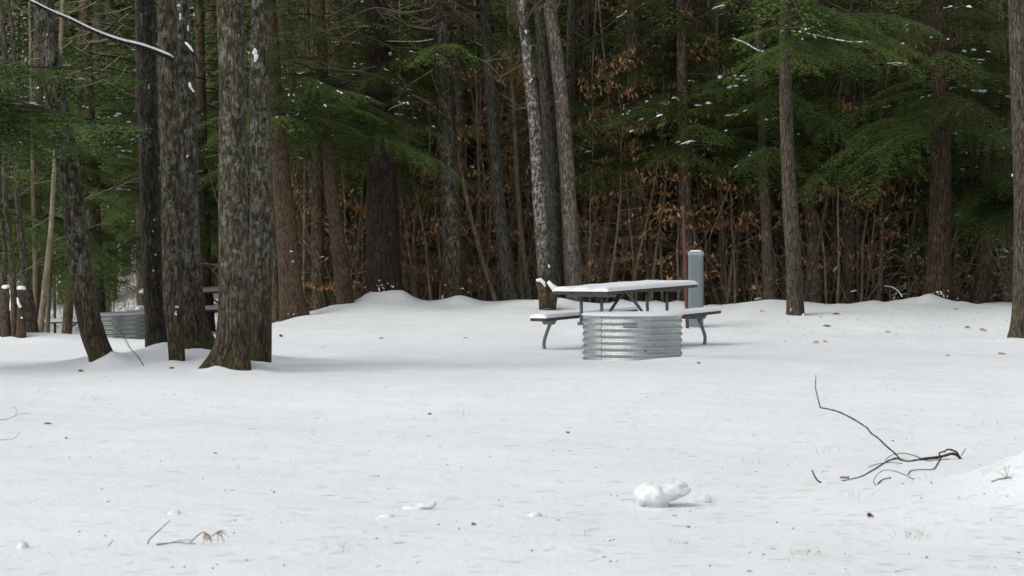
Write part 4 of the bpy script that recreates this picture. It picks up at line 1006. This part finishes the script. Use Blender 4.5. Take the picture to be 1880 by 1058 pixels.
# ------------------------------------------------------------------ picnic tables
def snow_slab(L, W, H, notches=(), seed=0, ov=0.012, step=0.05):
    """snow lying on a board top: x = width, y = length, rounded shoulders, shallow dips"""
    nx_, ny_ = max(6, int(W / step)), max(8, int(L / step)); V = []; Fc = []
    ex = lambda t: math.sin(max(0, min(1, t)) * math.pi / 2) ** 0.6
    xs_ = [(-W / 2 - ov) + (W + 2 * ov) * (0.5 - 0.5 * math.cos(math.pi * i / nx_)) for i in range(nx_ + 1)]
    ys_ = [(-L / 2 - ov) + (L + 2 * ov) * (0.5 - 0.5 * math.cos(math.pi * i / ny_)) for i in range(ny_ + 1)]
    for j, y in enumerate(ys_):
        for i, x in enumerate(xs_):
            d = min(x + W / 2 + ov, W / 2 + ov - x, y + L / 2 + ov, L / 2 + ov - y)
            h = H * ex(d / (H * .9)) * (1 + .16 * mnoise.noise(Vector((x * 3.5 + seed, y * 2.5, seed))))
            for (nxx, depth, reach) in notches:
                h -= depth * math.exp(-((x - nxx) / .03) ** 2) * math.exp(-((y + L / 2) / reach) ** 2)
            V.append((x, y, max(h, 0)))
    n0 = len(V)
    w = nx_ + 1
    for j in range(ny_):
        for i in range(nx_): Fc.append((j * w + i, j * w + i + 1, (j + 1) * w + i + 1, (j + 1) * w + i))
    Fc.append((0, ny_ * w, ny_ * w + nx_, nx_))
    mb = MB(); mb.add(V, Fc); return mb
def bev(o, w=0.006, seg=2):
    m = o.modifiers.new('bevel', 'BEVEL'); m.width = w; m.segments = seg; m.limit_method = 'ANGLE'; return o
def picnic_table(label, loc, rz, board, L=2.5, W=0.80, tilt=0.0, snow=0.050, group='picnic tables in the campsite'):
    r = thing('picnic_table', label, 'picnic table', loc, 0, group); r.rotation_euler = (tilt, 0, rz)
    th = 0.04; zt = .78; zb = .43; bw = (W - 2 * .012) / 3
    for k in (-1, 0, 1):
        mb = MB(); mb.box((k * (bw + .012), 0, zt + th / 2), (bw, L, th)); bev(mb.build('plank', M[board], r))
    for s in (-1, 1):
        mb = MB(); mb.box((s * .635, 0, zb + th / 2), (.235, L, th)); bev(mb.build('seat_plank', M[board], r))
        o = snow_slab(L, .235, snow, seed=s * 3 + rz).build('snow_cap', M['snow'], r, smooth=True); o.location = (s * .635, 0, zb + th + .001)
    o = snow_slab(L, W, snow * 1.1, notches=((-(bw + .012) / 2 - 0, .05, .16), ((bw + .012) / 2, .05, .13)), seed=rz).build('snow_cap', M['snow'], r, smooth=True); o.location = (0, 0, zt + th + .001)
    y1, y2 = -L / 2 + .28, L / 2 - .42
    for yy in (y1, y2):
        xe = .20 if yy == y1 else .60; mb = MB(); mb.tube([(-xe, yy, .395), (xe, yy, .395)], .022, 10); mb.build('cross_tube', M['frame'], r, smooth=True)
        mb = MB(); mb.box((0, yy, zt - .022), (.70, .05, .036)); bev(mb.build('top_bracket', M['frame'], r), .004)
        for s in (-1, 1):
            mb = MB(); mb.tube(catmull([(s * .60, yy, .41), (s * .63, yy, .36), (s * .675, yy, .26), (s * .71, yy, .16), (s * .715, yy, .09), (s * .695, yy, .02), (s * .66, yy, -.05)], 5), .023, 10); mb.build('leg', M['frame'], r, smooth=True)
            mb = MB(); mb.tube([(s * .15, yy, .40), (s * .15, yy, zt - .03)], .022, 10); mb.build('post', M['frame'], r, smooth=True)
            mb = MB(); v = [(s * .53, -.03, .427), (s * .74, -.03, .427), (s * .70, -.03, .375), (s * .57, -.03, .375)]
            mb.add([(a, yy + b, c) for a, b, c in v] + [(a, yy - b, c) for a, b, c in v], [(0, 1, 2, 3), (7, 6, 5, 4), (0, 4, 5, 1), (1, 5, 6, 2), (2, 6, 7, 3), (3, 7, 4, 0)]); mb.build('seat_bracket', M['frame'], r)
    mb = MB(); mb.tube([(0, y1, .395), (0, y2, .395)], .018, 8); mb.build('long_tube', M['frame'], r, smooth=True)
    yc = (y1 + y2) / 2
    for s in (-1, 1):
        mb = MB(); mb.tube([(0, yc + s * .05, zt - .005), (0, yc + s * .60, .40)], .02, 8); mb.build('brace', M['frame'], r, smooth=True)
    return r
th_ = math.radians(31.5)
nc = P(1067, 560, 28.95); cx_ = nc.x + 1.25 * math.sin(th_); cy_ = 28.95 + 1.25 * math.cos(th_)
picnic_table('brown picnic table under an even snow layer, right behind the centre fire ring', (cx_, cy_, 0.03), -th_, 'board', tilt=math.radians(1.5))
xk, yk = XY(378, 46.0); picnic_table('red-brown picnic table seen in gaps behind the maple clump', (xk, yk, P(378, 535, 46).z - .82), -math.radians(66), 'board_red', tilt=math.radians(1.2), snow=.08)
xk, yk = XY(150, 58.0); picnic_table('far low picnic table left of the leaning maple', (xk, yk, P(110, 590, 58).z - .82), -math.radians(83), 'board_red', tilt=math.radians(.5), snow=.07)
# twig lying on the far table corner
p = P(1276, 525, 30.6); mb = MB(); mb.tube([p, p + Vector((.05, 0, .004)), p + Vector((.145, -.02, -.002))], [.004, .005, .003], 5); tag(mb.build('twig', M['twig_pale'], smooth=True), 'pale twig poking out from the far right corner of the table snow', 'twig')

# ------------------------------------------------------------------ corrugated fire rings
def fire_ring(label, X, Y, z0, R, H, ridges, rz=0.0, tilt=0.0, snow=.034, plate=True):
    r = thing('fire_ring', label, 'fire ring', (X, Y, z0), rz, 'corrugated fire rings'); r.rotation_euler = (0, tilt, rz)
    n = 96; V = []; m = ridges * 10
    def rad(z): return R + .0105 * math.cos(2 * math.pi * (z / H) * ridges)
    zs = [-.15] + [H * i / m for i in range(m + 1)]
    for off in (0, -.004):
        for z in zs:
            for k in range(n):
                a = 2 * math.pi * k / n; rr3 = rad(max(z, 0)) + off; V.append((math.cos(a) * rr3, math.sin(a) * rr3, z))
    V = np.array(V); k = len(zs); idx = np.arange(2 * k * n).reshape(2, k, n)
    A = idx[0]; q1 = np.stack([A[:-1], np.roll(A[:-1], -1, 1), np.roll(A[1:], -1, 1), A[1:]], -1).reshape(-1, 4)
    B = idx[1]; q2 = np.stack([B[:-1], B[1:], np.roll(B[1:], -1, 1), np.roll(B[:-1], -1, 1)], -1).reshape(-1, 4)
    q3 = np.stack([A[-1], np.roll(A[-1], -1), np.roll(B[-1], -1), B[-1]], -1)
    np_mesh('corrugated_wall', V, np.concatenate([q1, q2, q3]), M['galv'], r, smooth=True)
    # overlap seam with rivets
    def seam(a0, w, nm, zz=None):
        V = []; cols = 5
        for z in zs[1:]:
            for c in range(cols):
                a = a0 + w * (c / (cols - 1) - .5) / R; q = rad(z) + (.0035 if 0 < c < cols - 1 else .0005); V.append((math.cos(a) * q, math.sin(a) * q, z))
        kk = len(zs) - 1; ix = np.arange(kk * cols).reshape(kk, cols)
        np_mesh(nm, np.array(V), np.stack([ix[:-1, :-1], ix[:-1, 1:], ix[1:, 1:], ix[1:, :-1]], -1).reshape(-1, 4), M['plate' if w < .02 else 'galv'], r, smooth=True)
    a0 = math.radians(-90 - 38) - rz
    seam(a0, .06, 'overlap_seam'); seam(a0 - .034 / R, .008, 'seam_edge')
    mb = MB()
    for j in range(ridges * 2):
        z = H * (j + .5) / (ridges * 2)
        for dx in (-.02, .02):
            a = a0 + dx / R; q = rad(z); c = Vector((math.cos(a), math.sin(a), 0)); mb.tube([c * q + Vector((0, 0, z)), c * (q + .006) + Vector((0, 0, z))], [.008, .006], 6)
    mb.build('rivets', M['plate'], r)['kind'] = 'stuff'
    if plate:
        mb = MB(); a1 = math.radians(-90 - 6) - rz; z = H - H / ridges * 1.15; V = []
        for i in range(6):
            a = a1 + .17 / R * (i / 5 - .5)
            for (dz, dq) in ((-.016, .017), (.016, .017), (.016, .010), (-.016, .010)): V.append((math.cos(a) * (R + dq - .002), math.sin(a) * (R + dq - .002), z + dz))
        fs = []
        for i in range(5):
            for c in range(4): fs.append((i * 4 + c, (i + 1) * 4 + c, (i + 1) * 4 + (c + 1) % 4, i * 4 + (c + 1) % 4))
        fs += [(0, 1, 2, 3), (23, 22, 21, 20)]
        mb.add(V, fs); mb.build('name_plate', M['plate'], r)
        mb = MB()
        for (da, zz, s_) in ((12, H * .24, .022), (24, H * .36, .012), (40, H * .56, .012), (46, H * .08, .014), (16, H * .47, .01)):
            a = math.radians(-90 + da) - rz; q = rad(zz) + .0015; c = Vector((math.cos(a), math.sin(a), 0)); t = Vector((-math.sin(a), math.cos(a), 0))
            pts = [c * q + t * s_ * math.cos(b) * (1 + .3 * math.sin(3 * b + da)) + Vector((0, 0, zz + s_ * .5 * math.sin(b))) + c * .002 for b in [i * 2 * math.pi / 8 for i in range(8)]]
            mb.add([tuple(p) for p in pts], [tuple(range(8))])
        mb.build('smudges', M['soot'], r)['kind'] = 'stuff'
    # snow lying level across the top
    V = [(0, 0, H + snow)]; Fc = []; rings = [(.3, 1.0), (.6, .97), (.85, .93), (.95, .80), (.99, .55), (1.012, .22), (1.006, -.02), (.97, -.06)]
    for (f, h) in rings:
        for k in range(64):
            a = 2 * math.pi * k / 64; w = 1 + .012 * mnoise.noise(Vector((math.cos(a) * 3, math.sin(a) * 3, f))); hh = H + snow * h * (1 + .18 * mnoise.noise(Vector((math.cos(a) * 2 * f, math.sin(a) * 2 * f, 4.0))))
            V.append((math.cos(a) * (R + .011) * f * w, math.sin(a) * (R + .011) * f * w, hh))
    for k in range(64): Fc.append((0, 1 + k, 1 + (k + 1) % 64))
    for i in range(len(rings) - 1):
        for k in range(64): Fc.append((1 + i * 64 + k, 1 + (i + 1) * 64 + k, 1 + (i + 1) * 64 + (k + 1) % 64, 1 + i * 64 + (k + 1) % 64))
    mb = MB(); mb.add(V, Fc); mb.build('snow_cap', M['snow'], r, smooth=True)
    return r
YR = 26.5; RR = 90.5 / F * YR
zt = P(1161, 581, YR - RR).z; zb = P(1100, 661, YR - RR).z - .02
fire_ring('corrugated steel fire ring in front of the picnic table, snow level with its rim', (1161 - CX) / F * YR, YR, zb, RR, zt - zb, 7)
Y2 = 43.0; zt = P(225, 577, Y2).z
fire_ring('far corrugated fire ring between the leaning maple and the wet trunk', (237 - CX) / F * Y2, Y2, zt - .50, .63, .50, 6, tilt=math.radians(-2.5), plate=False, snow=.055)

# ------------------------------------------------------------------ pedestal and post
gp = on_ground(1277.5, 600); Yp = gp.y; xp = gp.x; zp = gp.z; zt = P(1277, 466, Yp).z - zp
r = thing('utility_pedestal', 'tall grey-green electrical pedestal behind the table right of the rust-red post', 'pedestal', (xp, Yp, zp), math.radians(-8))
def rounded_box(w, d, z0, z1, rr_=.03, seg=5):
    V = []; mb = MB(); ring = []
    for (sx2, sy2, a0) in ((1, 1, 0), (-1, 1, 90), (-1, -1, 180), (1, -1, 270)):
        for k in range(seg + 1):
            a = math.radians(a0 + 90 * k / seg); ring.append((sx2 * (w / 2 - rr_) + rr_ * math.cos(a), sy2 * (d / 2 - rr_) + rr_ * math.sin(a)))
    n = len(ring); mb.add([(x, y, z) for z in (z0, z1) for x, y in ring], [(k, (k + 1) % n, n + (k + 1) % n, n + k) for k in range(n)] + [tuple(range(n - 1, -1, -1)), tuple(range(n, 2 * n))]); return mb
bev(rounded_box(27 / F * Yp, .17, -.15, zt, .035).build('body', M['pedestal'], r, smooth=False), .004)
o = rounded_box(29 / F * Yp, .185, zt - .03, zt + .035, .04).build('cap', M['pedcap'], r); bev(o, .015, 3)
mb = MB(); mb.box((0, -.0865, zt * .52), (.15, .006, zt * .80)); bev(mb.build('door', M['pedestal'], r), .004)
mb = MB(); mb.tube([(.055, -.088, zt * .5), (.055, -.10, zt * .5)], .009, 8); mb.build('latch', M['plate'], r)
o = snow_slab(.17, .20, .02, ov=-.01).build('snow_cap', M['snow'], r, smooth=True); o.location = (0, 0, zt + .035)
gq = on_ground(1262, 603); Yq = gq.y; xq = gq.x; zq = gq.z; hq = P(1254, 376, Yq).z - zq
r = thing('steel_post', 'thin rust-red U-channel steel post just left of the grey pedestal', 'post', (xq, Yq, zq)); r.rotation_euler = (0, -math.radians(2.0), 0)
mb = MB(); w = .054
prof = [(-w / 2, .012), (-w / 2, .004), (-w * .28, 0), (-w * .22, -.022), (w * .22, -.022), (w * .28, 0), (w / 2, .004), (w / 2, .012), (w * .24, .006), (w * .18, -.017), (-w * .18, -.017), (-w * .24, .006)]
n = len(prof); hs2 = [(-.2, 1), (hq - .38, 1), (hq - .36, .72), (hq, .72)]
mb.add([(x * k, y, z) for z, k in hs2 for x, y in prof], [(j * n + i, j * n + (i + 1) % n, (j + 1) * n + (i + 1) % n, (j + 1) * n + i) for j in range(3) for i in range(n)] + [tuple(reversed(range(n))), tuple(range(3 * n, 4 * n))])
mb.build('channel', M['post'], r)
mb = MB()
for k in range(7): mb.tube([(0, -.0222, hq - .06 - k * .075), (0, -.0238, hq - .06 - k * .075)], .0085, 8)
mb.build('punched_holes', M['hole'], r)

# ------------------------------------------------------------------ things on the snow
def snow_clump(label, px, py, parts, yo=0.0):
    c = on_ground(px, py); s = c.y / F
    md = bpy.data.metaballs.new('tmp'); md.resolution = 0.012; md.threshold = 0.4
    import bmesh
    bm = bmesh.new()
    for (dx, dz, rx, rz_, dy) in parts:
        b2 = bmesh.ops.create_icosphere(bm, subdivisions=4, radius=1.0)
        for v in b2['verts']:
            q = 1 + .24 * mnoise.noise(v.co * 1.8 + Vector((dx, dz, px))) + .08 * mnoise.noise(v.co * 4.5 + Vector((px, 0, dz))) + .03 * mnoise.noise(v.co * 11)
            v.co = Vector((dx * s + v.co.x * rx * s * q, dy + v.co.y * (rx + rz_) * .5 * s * q, dz * s + v.co.z * rz_ * s * q))
    bpy.data.metaballs.remove(md)
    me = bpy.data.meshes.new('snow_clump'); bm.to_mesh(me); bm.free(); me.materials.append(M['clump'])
    o = bpy.data.objects.new('snow_clump', me); COL.objects.link(o); o.location = (c.x, c.y, c.z - .008)
    m = o.modifiers.new('fuse', 'REMESH'); m.mode = 'VOXEL'; m.voxel_size = max(.004, .35 * s * 2.0); m.use_smooth_shade = True
    m2 = o.modifiers.new('soften', 'SMOOTH'); m2.iterations = 7; m2.factor = .5
    return tag(o, label, 'snow clump', 'clumps of snow fallen from the trees')
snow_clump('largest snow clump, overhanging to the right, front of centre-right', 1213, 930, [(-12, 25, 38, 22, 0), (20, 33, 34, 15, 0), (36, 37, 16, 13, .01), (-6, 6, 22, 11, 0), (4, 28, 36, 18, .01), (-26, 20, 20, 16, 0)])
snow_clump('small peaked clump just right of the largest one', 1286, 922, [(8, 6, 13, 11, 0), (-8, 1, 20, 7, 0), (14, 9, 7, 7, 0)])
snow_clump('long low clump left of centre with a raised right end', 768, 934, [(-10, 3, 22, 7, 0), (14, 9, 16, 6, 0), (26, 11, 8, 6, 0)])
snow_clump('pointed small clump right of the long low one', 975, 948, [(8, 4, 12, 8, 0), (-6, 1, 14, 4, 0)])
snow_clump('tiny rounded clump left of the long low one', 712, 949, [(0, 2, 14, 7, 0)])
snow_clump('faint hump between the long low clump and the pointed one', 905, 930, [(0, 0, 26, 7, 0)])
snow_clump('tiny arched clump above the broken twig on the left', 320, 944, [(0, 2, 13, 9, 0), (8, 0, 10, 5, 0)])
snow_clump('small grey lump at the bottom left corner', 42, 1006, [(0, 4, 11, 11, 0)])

def lay(name, label, cat, paths, mat='twig_black', base=None, group=None, ylift=0.0):
    """a twig or branch: paths of (px, py) with radii in pixels, standing on the snow at the base pixel"""
    c = on_ground(*base); mb = MB()
    for pts, r0, r1 in paths:
        q = catmull(pts, 3); w = []
        for i, (px, py) in enumerate(q):
            g = on_ground(px, py)
            Yy = min(g.y, c.y + ylift * (i / len(q))) if py > base[1] else c.y + ylift * math.sin(i * .7) * .1
            p = P(px, py, Yy if py <= base[1] else g.y); p.z = max(p.z, gz(p.x, p.y) + .002); w.append(p - c)
        s = c.y / F; mb.tube(w, [(r0 + (r1 - r0) * i / (len(w) - 1)) * s * (1 + .18 * math.sin(i * 2.7)) for i in range(len(w))], 6)
    o = mb.build(name, M[mat], smooth=True); o.location = c; return tag(o, label, cat, group)
zc = lambda L: [(1440 + x * .2646, 660 + y * .2646) for x, y in L]
lay('fallen_branch', 'black forked fallen branch with one long arm arching up, right foreground', 'branch', [
    (zc([(1222, 690), (1200, 665), (1160, 655), (1100, 672), (1060, 680), (970, 690), (920, 702), (860, 712), (820, 704), (800, 690)]), 3.0, 2.0),
    (zc([(800, 690), (770, 655), (700, 595), (655, 550), (600, 510), (575, 475), (560, 465), (480, 415), (390, 370), (320, 348), (250, 335)]), 1.7, 1.2),
    (zc([(250, 335), (240, 300), (228, 250), (216, 190), (220, 110)]), 1.3, 0.7),
    (zc([(800, 688), (765, 688), (700, 718), (620, 768), (540, 812), (480, 830), (400, 845)]), 1.9, 0.9),
    (zc([(1222, 690), (1200, 650), (1180, 635), (1136, 625), (1110, 640), (1075, 650), (1082, 690), (1060, 730), (1035, 765), (960, 768), (880, 775), (860, 803)]), 1.9, 1.1),
    (zc([(1230, 665), (1245, 640), (1258, 618)]), 1.0, 0.6),
    (zc([(970, 690), (990, 708), (1040, 703), (1150, 690)]), 1.1, 0.5),
    (zc([(945, 685), (900, 668), (830, 652), (760, 660), (720, 680), (698, 710)]), 0.9, 0.5),
    (zc([(820, 725), (740, 718), (650, 728), (578, 752)]), 0.8, 0.5)], base=zc([(800, 700)])[0], ylift=.3)
lay('twig', 'thin looped twig below the fallen branch', 'twig', [(zc([(900, 832), (820, 795), (750, 772), (690, 770), (640, 805), (620, 850), (636, 880)]), .9, .6)], base=zc([(690, 850)])[0], group=None)
lay('twig', 'short hooked black twig inside the looped one', 'twig', [(zc([(650, 868), (672, 842), (700, 828), (740, 824)]), 1.6, 1.0), (zc([(742, 826), (728, 810)]), .9, .5)], base=zc([(690, 850)])[0])
lay('twig', 'short curved black stick left of the fallen branch', 'twig', [(zc([(193, 768), (205, 800), (228, 838), (258, 857)]), 1.4, 1.5)], base=zc([(258, 857)])[0])
lay('twig', 'brown stub of wood at the left tip of the fallen branch', 'twig', [(zc([(386, 820), (450, 820)]), 2.3, 2.1)], mat='wood_cut', base=zc([(420, 826)])[0])
lay('twig', 'tiny bent twig right below the fallen branch', 'twig', [(zc([(1015, 848), (1028, 866)]), 1.0, .6)], base=zc([(1028, 866)])[0])
lay('twig', 'green-grey sprig splayed near the right edge under the snow bulge', 'twig', [(zc([(1440, 853), (1500, 832), (1545, 822), (1580, 832)]), 1.7, 1.0), (zc([(1545, 822), (1480, 775)]), .6, .3), (zc([(1545, 820), (1525, 735)]), .6, .3), (zc([(1545, 820), (1562, 730)]), .5, .3), (zc([(1550, 820), (1600, 790)]), .5, .3)], mat='sprig', base=zc([(1545, 830)])[0])
zl_ = lambda L: [(x * .2766, 880 + y * .2766) for x, y in L]
lay('twig', 'upright bent grey twig in the left foreground', 'twig', [(zl_([(980, 435), (992, 400), (1030, 365), (1080, 318), (1128, 275)]), 1.1, .7)], base=zl_([(980, 435)])[0])
lay('twig', 'very short leaning twig left of the bent grey one', 'twig', [(zl_([(715, 450), (735, 425), (755, 400)]), .9, .6)], base=zl_([(715, 450)])[0])
pr = lay('pine_sprig', 'dark twig ending in two tufts of dead red pine needles, left foreground', 'twig', [(zl_([(1040, 435), (1100, 428), (1160, 420), (1240, 425), (1300, 428)]), 1.3, .7), (zl_([(1155, 415), (1200, 408), (1255, 404), (1270, 418)]), .7, .6), (zl_([(1268, 418), (1310, 375), (1345, 354), (1362, 352)]), .9, .8), (zl_([(1375, 400), (1410, 375), (1440, 354)]), .8, .8)], base=zl_([(1290, 440)])[0])
for k, (tx, ty, nn) in enumerate([(1360, 352, 13), (1440, 352, 11)]):
    mb = MB(); c = Vector(pr.location); nr = random.Random(k + 4); t0 = P(*zl_([(tx, ty)])[0], c.y)
    for j in range(nn):
        e = Vector(t0) + Vector((nr.uniform(-.012, .035) * (1 if k == 0 else 1.5), nr.uniform(-.02, .02), -nr.uniform(.015, .058)));
        if k == 1 and j < 3: e = Vector(t0) + Vector((nr.uniform(.02, .045), 0, nr.uniform(-.01, .006)))
        m_ = (Vector(t0) + e) / 2 + Vector((nr.uniform(0, .008), 0, .007)); e.z = max(e.z, gz(e.x, e.y) + .001)
        mb.tube([Vector(t0) - c, m_ - c, e - c], [.0014, .0013, .0008], 4, cap=False)
    mb.build('needle_tuft', M['needle_red'], pr)

def leaf(label, px, py, w, h, mat, up=.35, group='fallen leaves on the snow'):
    c = on_ground(px, py); s = c.y / F; a = w * .5 * s; hh = h * s; rg = random.Random(int(px)); V = []
    n = 7
    for i in range(n):
        t = i / (n - 1); ww = math.sin(math.pi * (.08 + .84 * t)) * a * .55; x = (t - .5) * 2 * a; zz = hh * (.25 + .55 * math.sin(t * 2.4 + rg.random()))
        V += [(x, -ww, zz * .25 + .003), (x + .1 * a, 0, zz * up + .003), (x, ww, zz + .004)]
    Fc = []
    for i in range(n - 1):
        for j in range(2): Fc.append((i * 3 + j, (i + 1) * 3 + j, (i + 1) * 3 + j + 1, i * 3 + j + 1))
    mb = MB(); mb.add(V, Fc); o = mb.build('fallen_leaf', M[mat], smooth=True); o.location = c; o.rotation_euler = (0, 0, rg.uniform(-.5, .5)); return tag(o, label, 'leaf', group)
LV = [('dark brown folded leaf below the fallen branch, right foreground', 1598, 952, 14, 11, 'leaf_dark'), ('tan leaf on the snow left of the table, by the slim brown trunk', 700, 623, 9, 4, 'leaf_tan'), ('small tan leaf between the tan one and the picnic table', 855, 622, 9, 3, 'leaf_tan'),
      ('dark upright leaf just right of the slim maple', 516, 620, 7, 7, 'leaf_dark'), ('tan curled leaf right of the table, left one of two', 1498, 631, 11, 6, 'leaf_tan'), ('tan leaf right of the table, right one of two', 1515, 630, 8, 6, 'leaf_tan'),
      ('long tan leaf in front of the trunk at the right edge', 1840, 652, 20, 5, 'leaf_tan'), ('tan leaf left of the long one at the right', 1740, 655, 9, 4, 'leaf_tan'), ('leaf beside dark crumbs under the right forest edge', 1805, 608, 14, 6, 'leaf_tan'),
      ('tan leaf on the bank left of the lone front trunk', 1399, 573, 9, 4, 'leaf_tan'), ('tan leaf high on the bank by the big orange-brown trunk', 1755, 569, 9, 3, 'leaf_tan'), ('grey curled leaf at the left in the shaded hollow', 88, 780, 15, 4, 'leaf_grey'),
      ('small dark speck leaf right of centre in the foreground', 1043, 797, 8, 5, 'leaf_grey'), ('grey crumb of leaf above centre foreground', 789, 763, 7, 5, 'leaf_grey'), ('dark crumb leaf below the pointed clump', 870, 966, 10, 6, 'leaf_dark'),
      ('small grey leaf left of centre foreground', 395, 834, 8, 3, 'leaf_grey'), ('dark nut-like leaf right of the fire ring', 1283, 669, 6, 5, 'leaf_dark'), ('dark crumb leaf below the narrow-footed maple', 315, 678, 9, 4, 'leaf_dark'), ('brown bits at the foot of the leaning maple', 148, 683, 12, 4, 'leaf_dark'),
      ('tiny dark leaf above the left twig', 122, 807, 6, 4, 'leaf_grey'), ('dark crumbs on the bank right of the lone front trunk, upper', 1535, 578, 12, 4, 'leaf_grey'), ('dark crumbs on the bank right of the lone front trunk, lower', 1518, 600, 14, 4, 'leaf_grey'), ('grey twiggy leaf on the bank left of the right edge trunk', 1776, 603, 10, 5, 'leaf_grey'),
      ('small grey leaf on the bank in the middle right', 1630, 611, 10, 3, 'leaf_grey')]
for a in LV: leaf(*a)

cb = []; cr_ = random.Random(7)
for (px, py, n, sx3, sy3) in [(1215, 928, 12, 45, 5), (1290, 922, 5, 20, 3), (768, 936, 5, 36, 3), (975, 949, 4, 24, 3), (712, 950, 3, 22, 3), (320, 945, 2, 20, 3), (1860, 870, 10, 50, 10), (60, 960, 2, 50, 20)]:
    for k in range(n):
        g = on_ground(px + cr_.gauss(0, sx3), py + cr_.gauss(0, sy3)); cb.append((np.array([g.x, g.y, gz(g.x, g.y)]), np.array([cr_.gauss(0, 1), cr_.gauss(0, 1), 0])))
V, Fc = snow_blobs(cb, np.random.default_rng(8), .004, .012)
tag(np_mesh('snow_crumbs', V, Fc, M['snow'], smooth=True), 'crumbs of snow broken off the clumps', kind='stuff')
# fallen needles and crumbs: nobody could count them
nv = []; nr = random.Random(61)
def needle_at(px, py, L, r, az, lift=.0):
    g = on_ground(px, py); d = Vector((math.cos(az), math.sin(az), lift)) * L * .5; c = Vector((g.x, g.y, 0))
    a = c - d; b = c + d; m_ = c + Vector((-math.sin(az), math.cos(az), 0)) * L * nr.uniform(-.1, .1)
    w = [Vector((q.x, q.y, gz(q.x, q.y) + .003 + k * lift * L)) for k, q in enumerate((a, m_, b))]
    nb.tube(w, [r * .7, r, r * .5], 3, cap=False)
nb = MB()
for k in range(1500):
    py = 705 + 350 * nr.random() ** .85; px = nr.uniform(-10, 1890)
    if nr.random() > (.35 + .65 * (px / 1880)) * (0.25 + 1.5 * max(0, .5 + mnoise.noise(Vector((px / 160, py / 45, 3))))): continue
    az = nr.gauss(0, .55) if nr.random() < .7 else nr.uniform(0, 3.14)
    needle_at(px, py, nr.uniform(.045, .11), nr.uniform(.0004, .0012), az)
tag(nb.build('fallen_needles', M['needle']), 'tan pine needles strewn over the snow', kind='stuff')
nb = MB()
for k in range(260):
    px = nr.uniform(0, 1880); py = 600 + 455 * nr.random(); g = on_ground(px, py)
    if nr.random() > .4 + .6 * (px / 1880): continue
    if g.y > 39: continue
    for j in range(nr.randint(1, 3)):
        x, y = g.x + nr.gauss(0, .02), g.y + nr.gauss(0, .02); r = nr.uniform(.0018, .005); z = gz(x, y); nb.tube([(x - r, y, z + .001), (x + r, y + r, z + r * .9)], [r * .6, r * .4], 4)
for k in range(230):
    px = nr.gauss(1600, 150); py = nr.uniform(563, 632); g = on_ground(px, py); x, y = g.x + nr.gauss(0, .05), g.y
    if not 1340 < px < 1870 or g.y > 39.5: continue
    r = nr.uniform(.002, .009); z = gz(x, y); nb.tube([(x - r, y, z + .001), (x + r * nr.uniform(.3, 2), y + r, z + r * .6)], [r * .6, r * .3], 4)
tag(nb.build('bark_crumbs', M['leaf_grey']), 'bark crumbs and hemlock bits scattered on the snow', kind='stuff')
nb = MB()
tufts = [(1520, 830), (1380, 850), (1660, 845), (1240, 1000), (1045, 985), (1580, 915), (1690, 990), (1815, 780), (1670, 985), (1448, 1030), (610, 1010), (430, 862), (590, 640), (555, 620), (1640, 795), (1720, 880), (1480, 1020), (160, 735), (1555, 560), (1490, 612), (1650, 605), (280, 620)]
for (px, py) in tufts:
    g = on_ground(px, py)
    for j in range(nr.randint(5, 12)):
        x = g.x + nr.gauss(0, .05); y = g.y + nr.gauss(0, .05); z = gz(x, y) - .004; h = nr.uniform(.015, .06); l1 = nr.gauss(0, .03)
        nb.tube([(x, y, z), (x + l1 * .4, y, z + h * .7), (x + l1, y + nr.gauss(0, .01), z + h)], [.0011, .0009, .0005], 3, cap=False)
tag(nb.build('grass_tips', M['stalk']), 'dry grass tips poking through the snow', kind='stuff')
# leafless weed at the foot of the clump and thin curved twigs in the hollow
lay('weed_stem', 'leafless forked weed between the leaning maple and the wet trunk', 'weed', [([(264, 672), (253, 655), (240, 640), (228, 618), (213, 602), (202, 586)], .9, .4), ([(240, 640), (232, 632), (222, 606)], .5, .3), ([(256, 660), (262, 652)], .4, .3)], base=(264, 672), mat='twig')
lay('twig', 'long thin curved twig in the shaded hollow at the left edge', 'twig', [([(-6, 771), (12, 770), (28, 764), (42, 759), (56, 760)], .6, .3), ([(26, 765), (32, 756), (25, 746)], .4, .3)], base=(20, 772), mat='twig')
lay('twig', 'hooked thin twig at the left edge below the hollow', 'twig', [([(-6, 808), (20, 807), (32, 800), (37, 792)], .6, .3)], base=(20, 810), mat='twig')
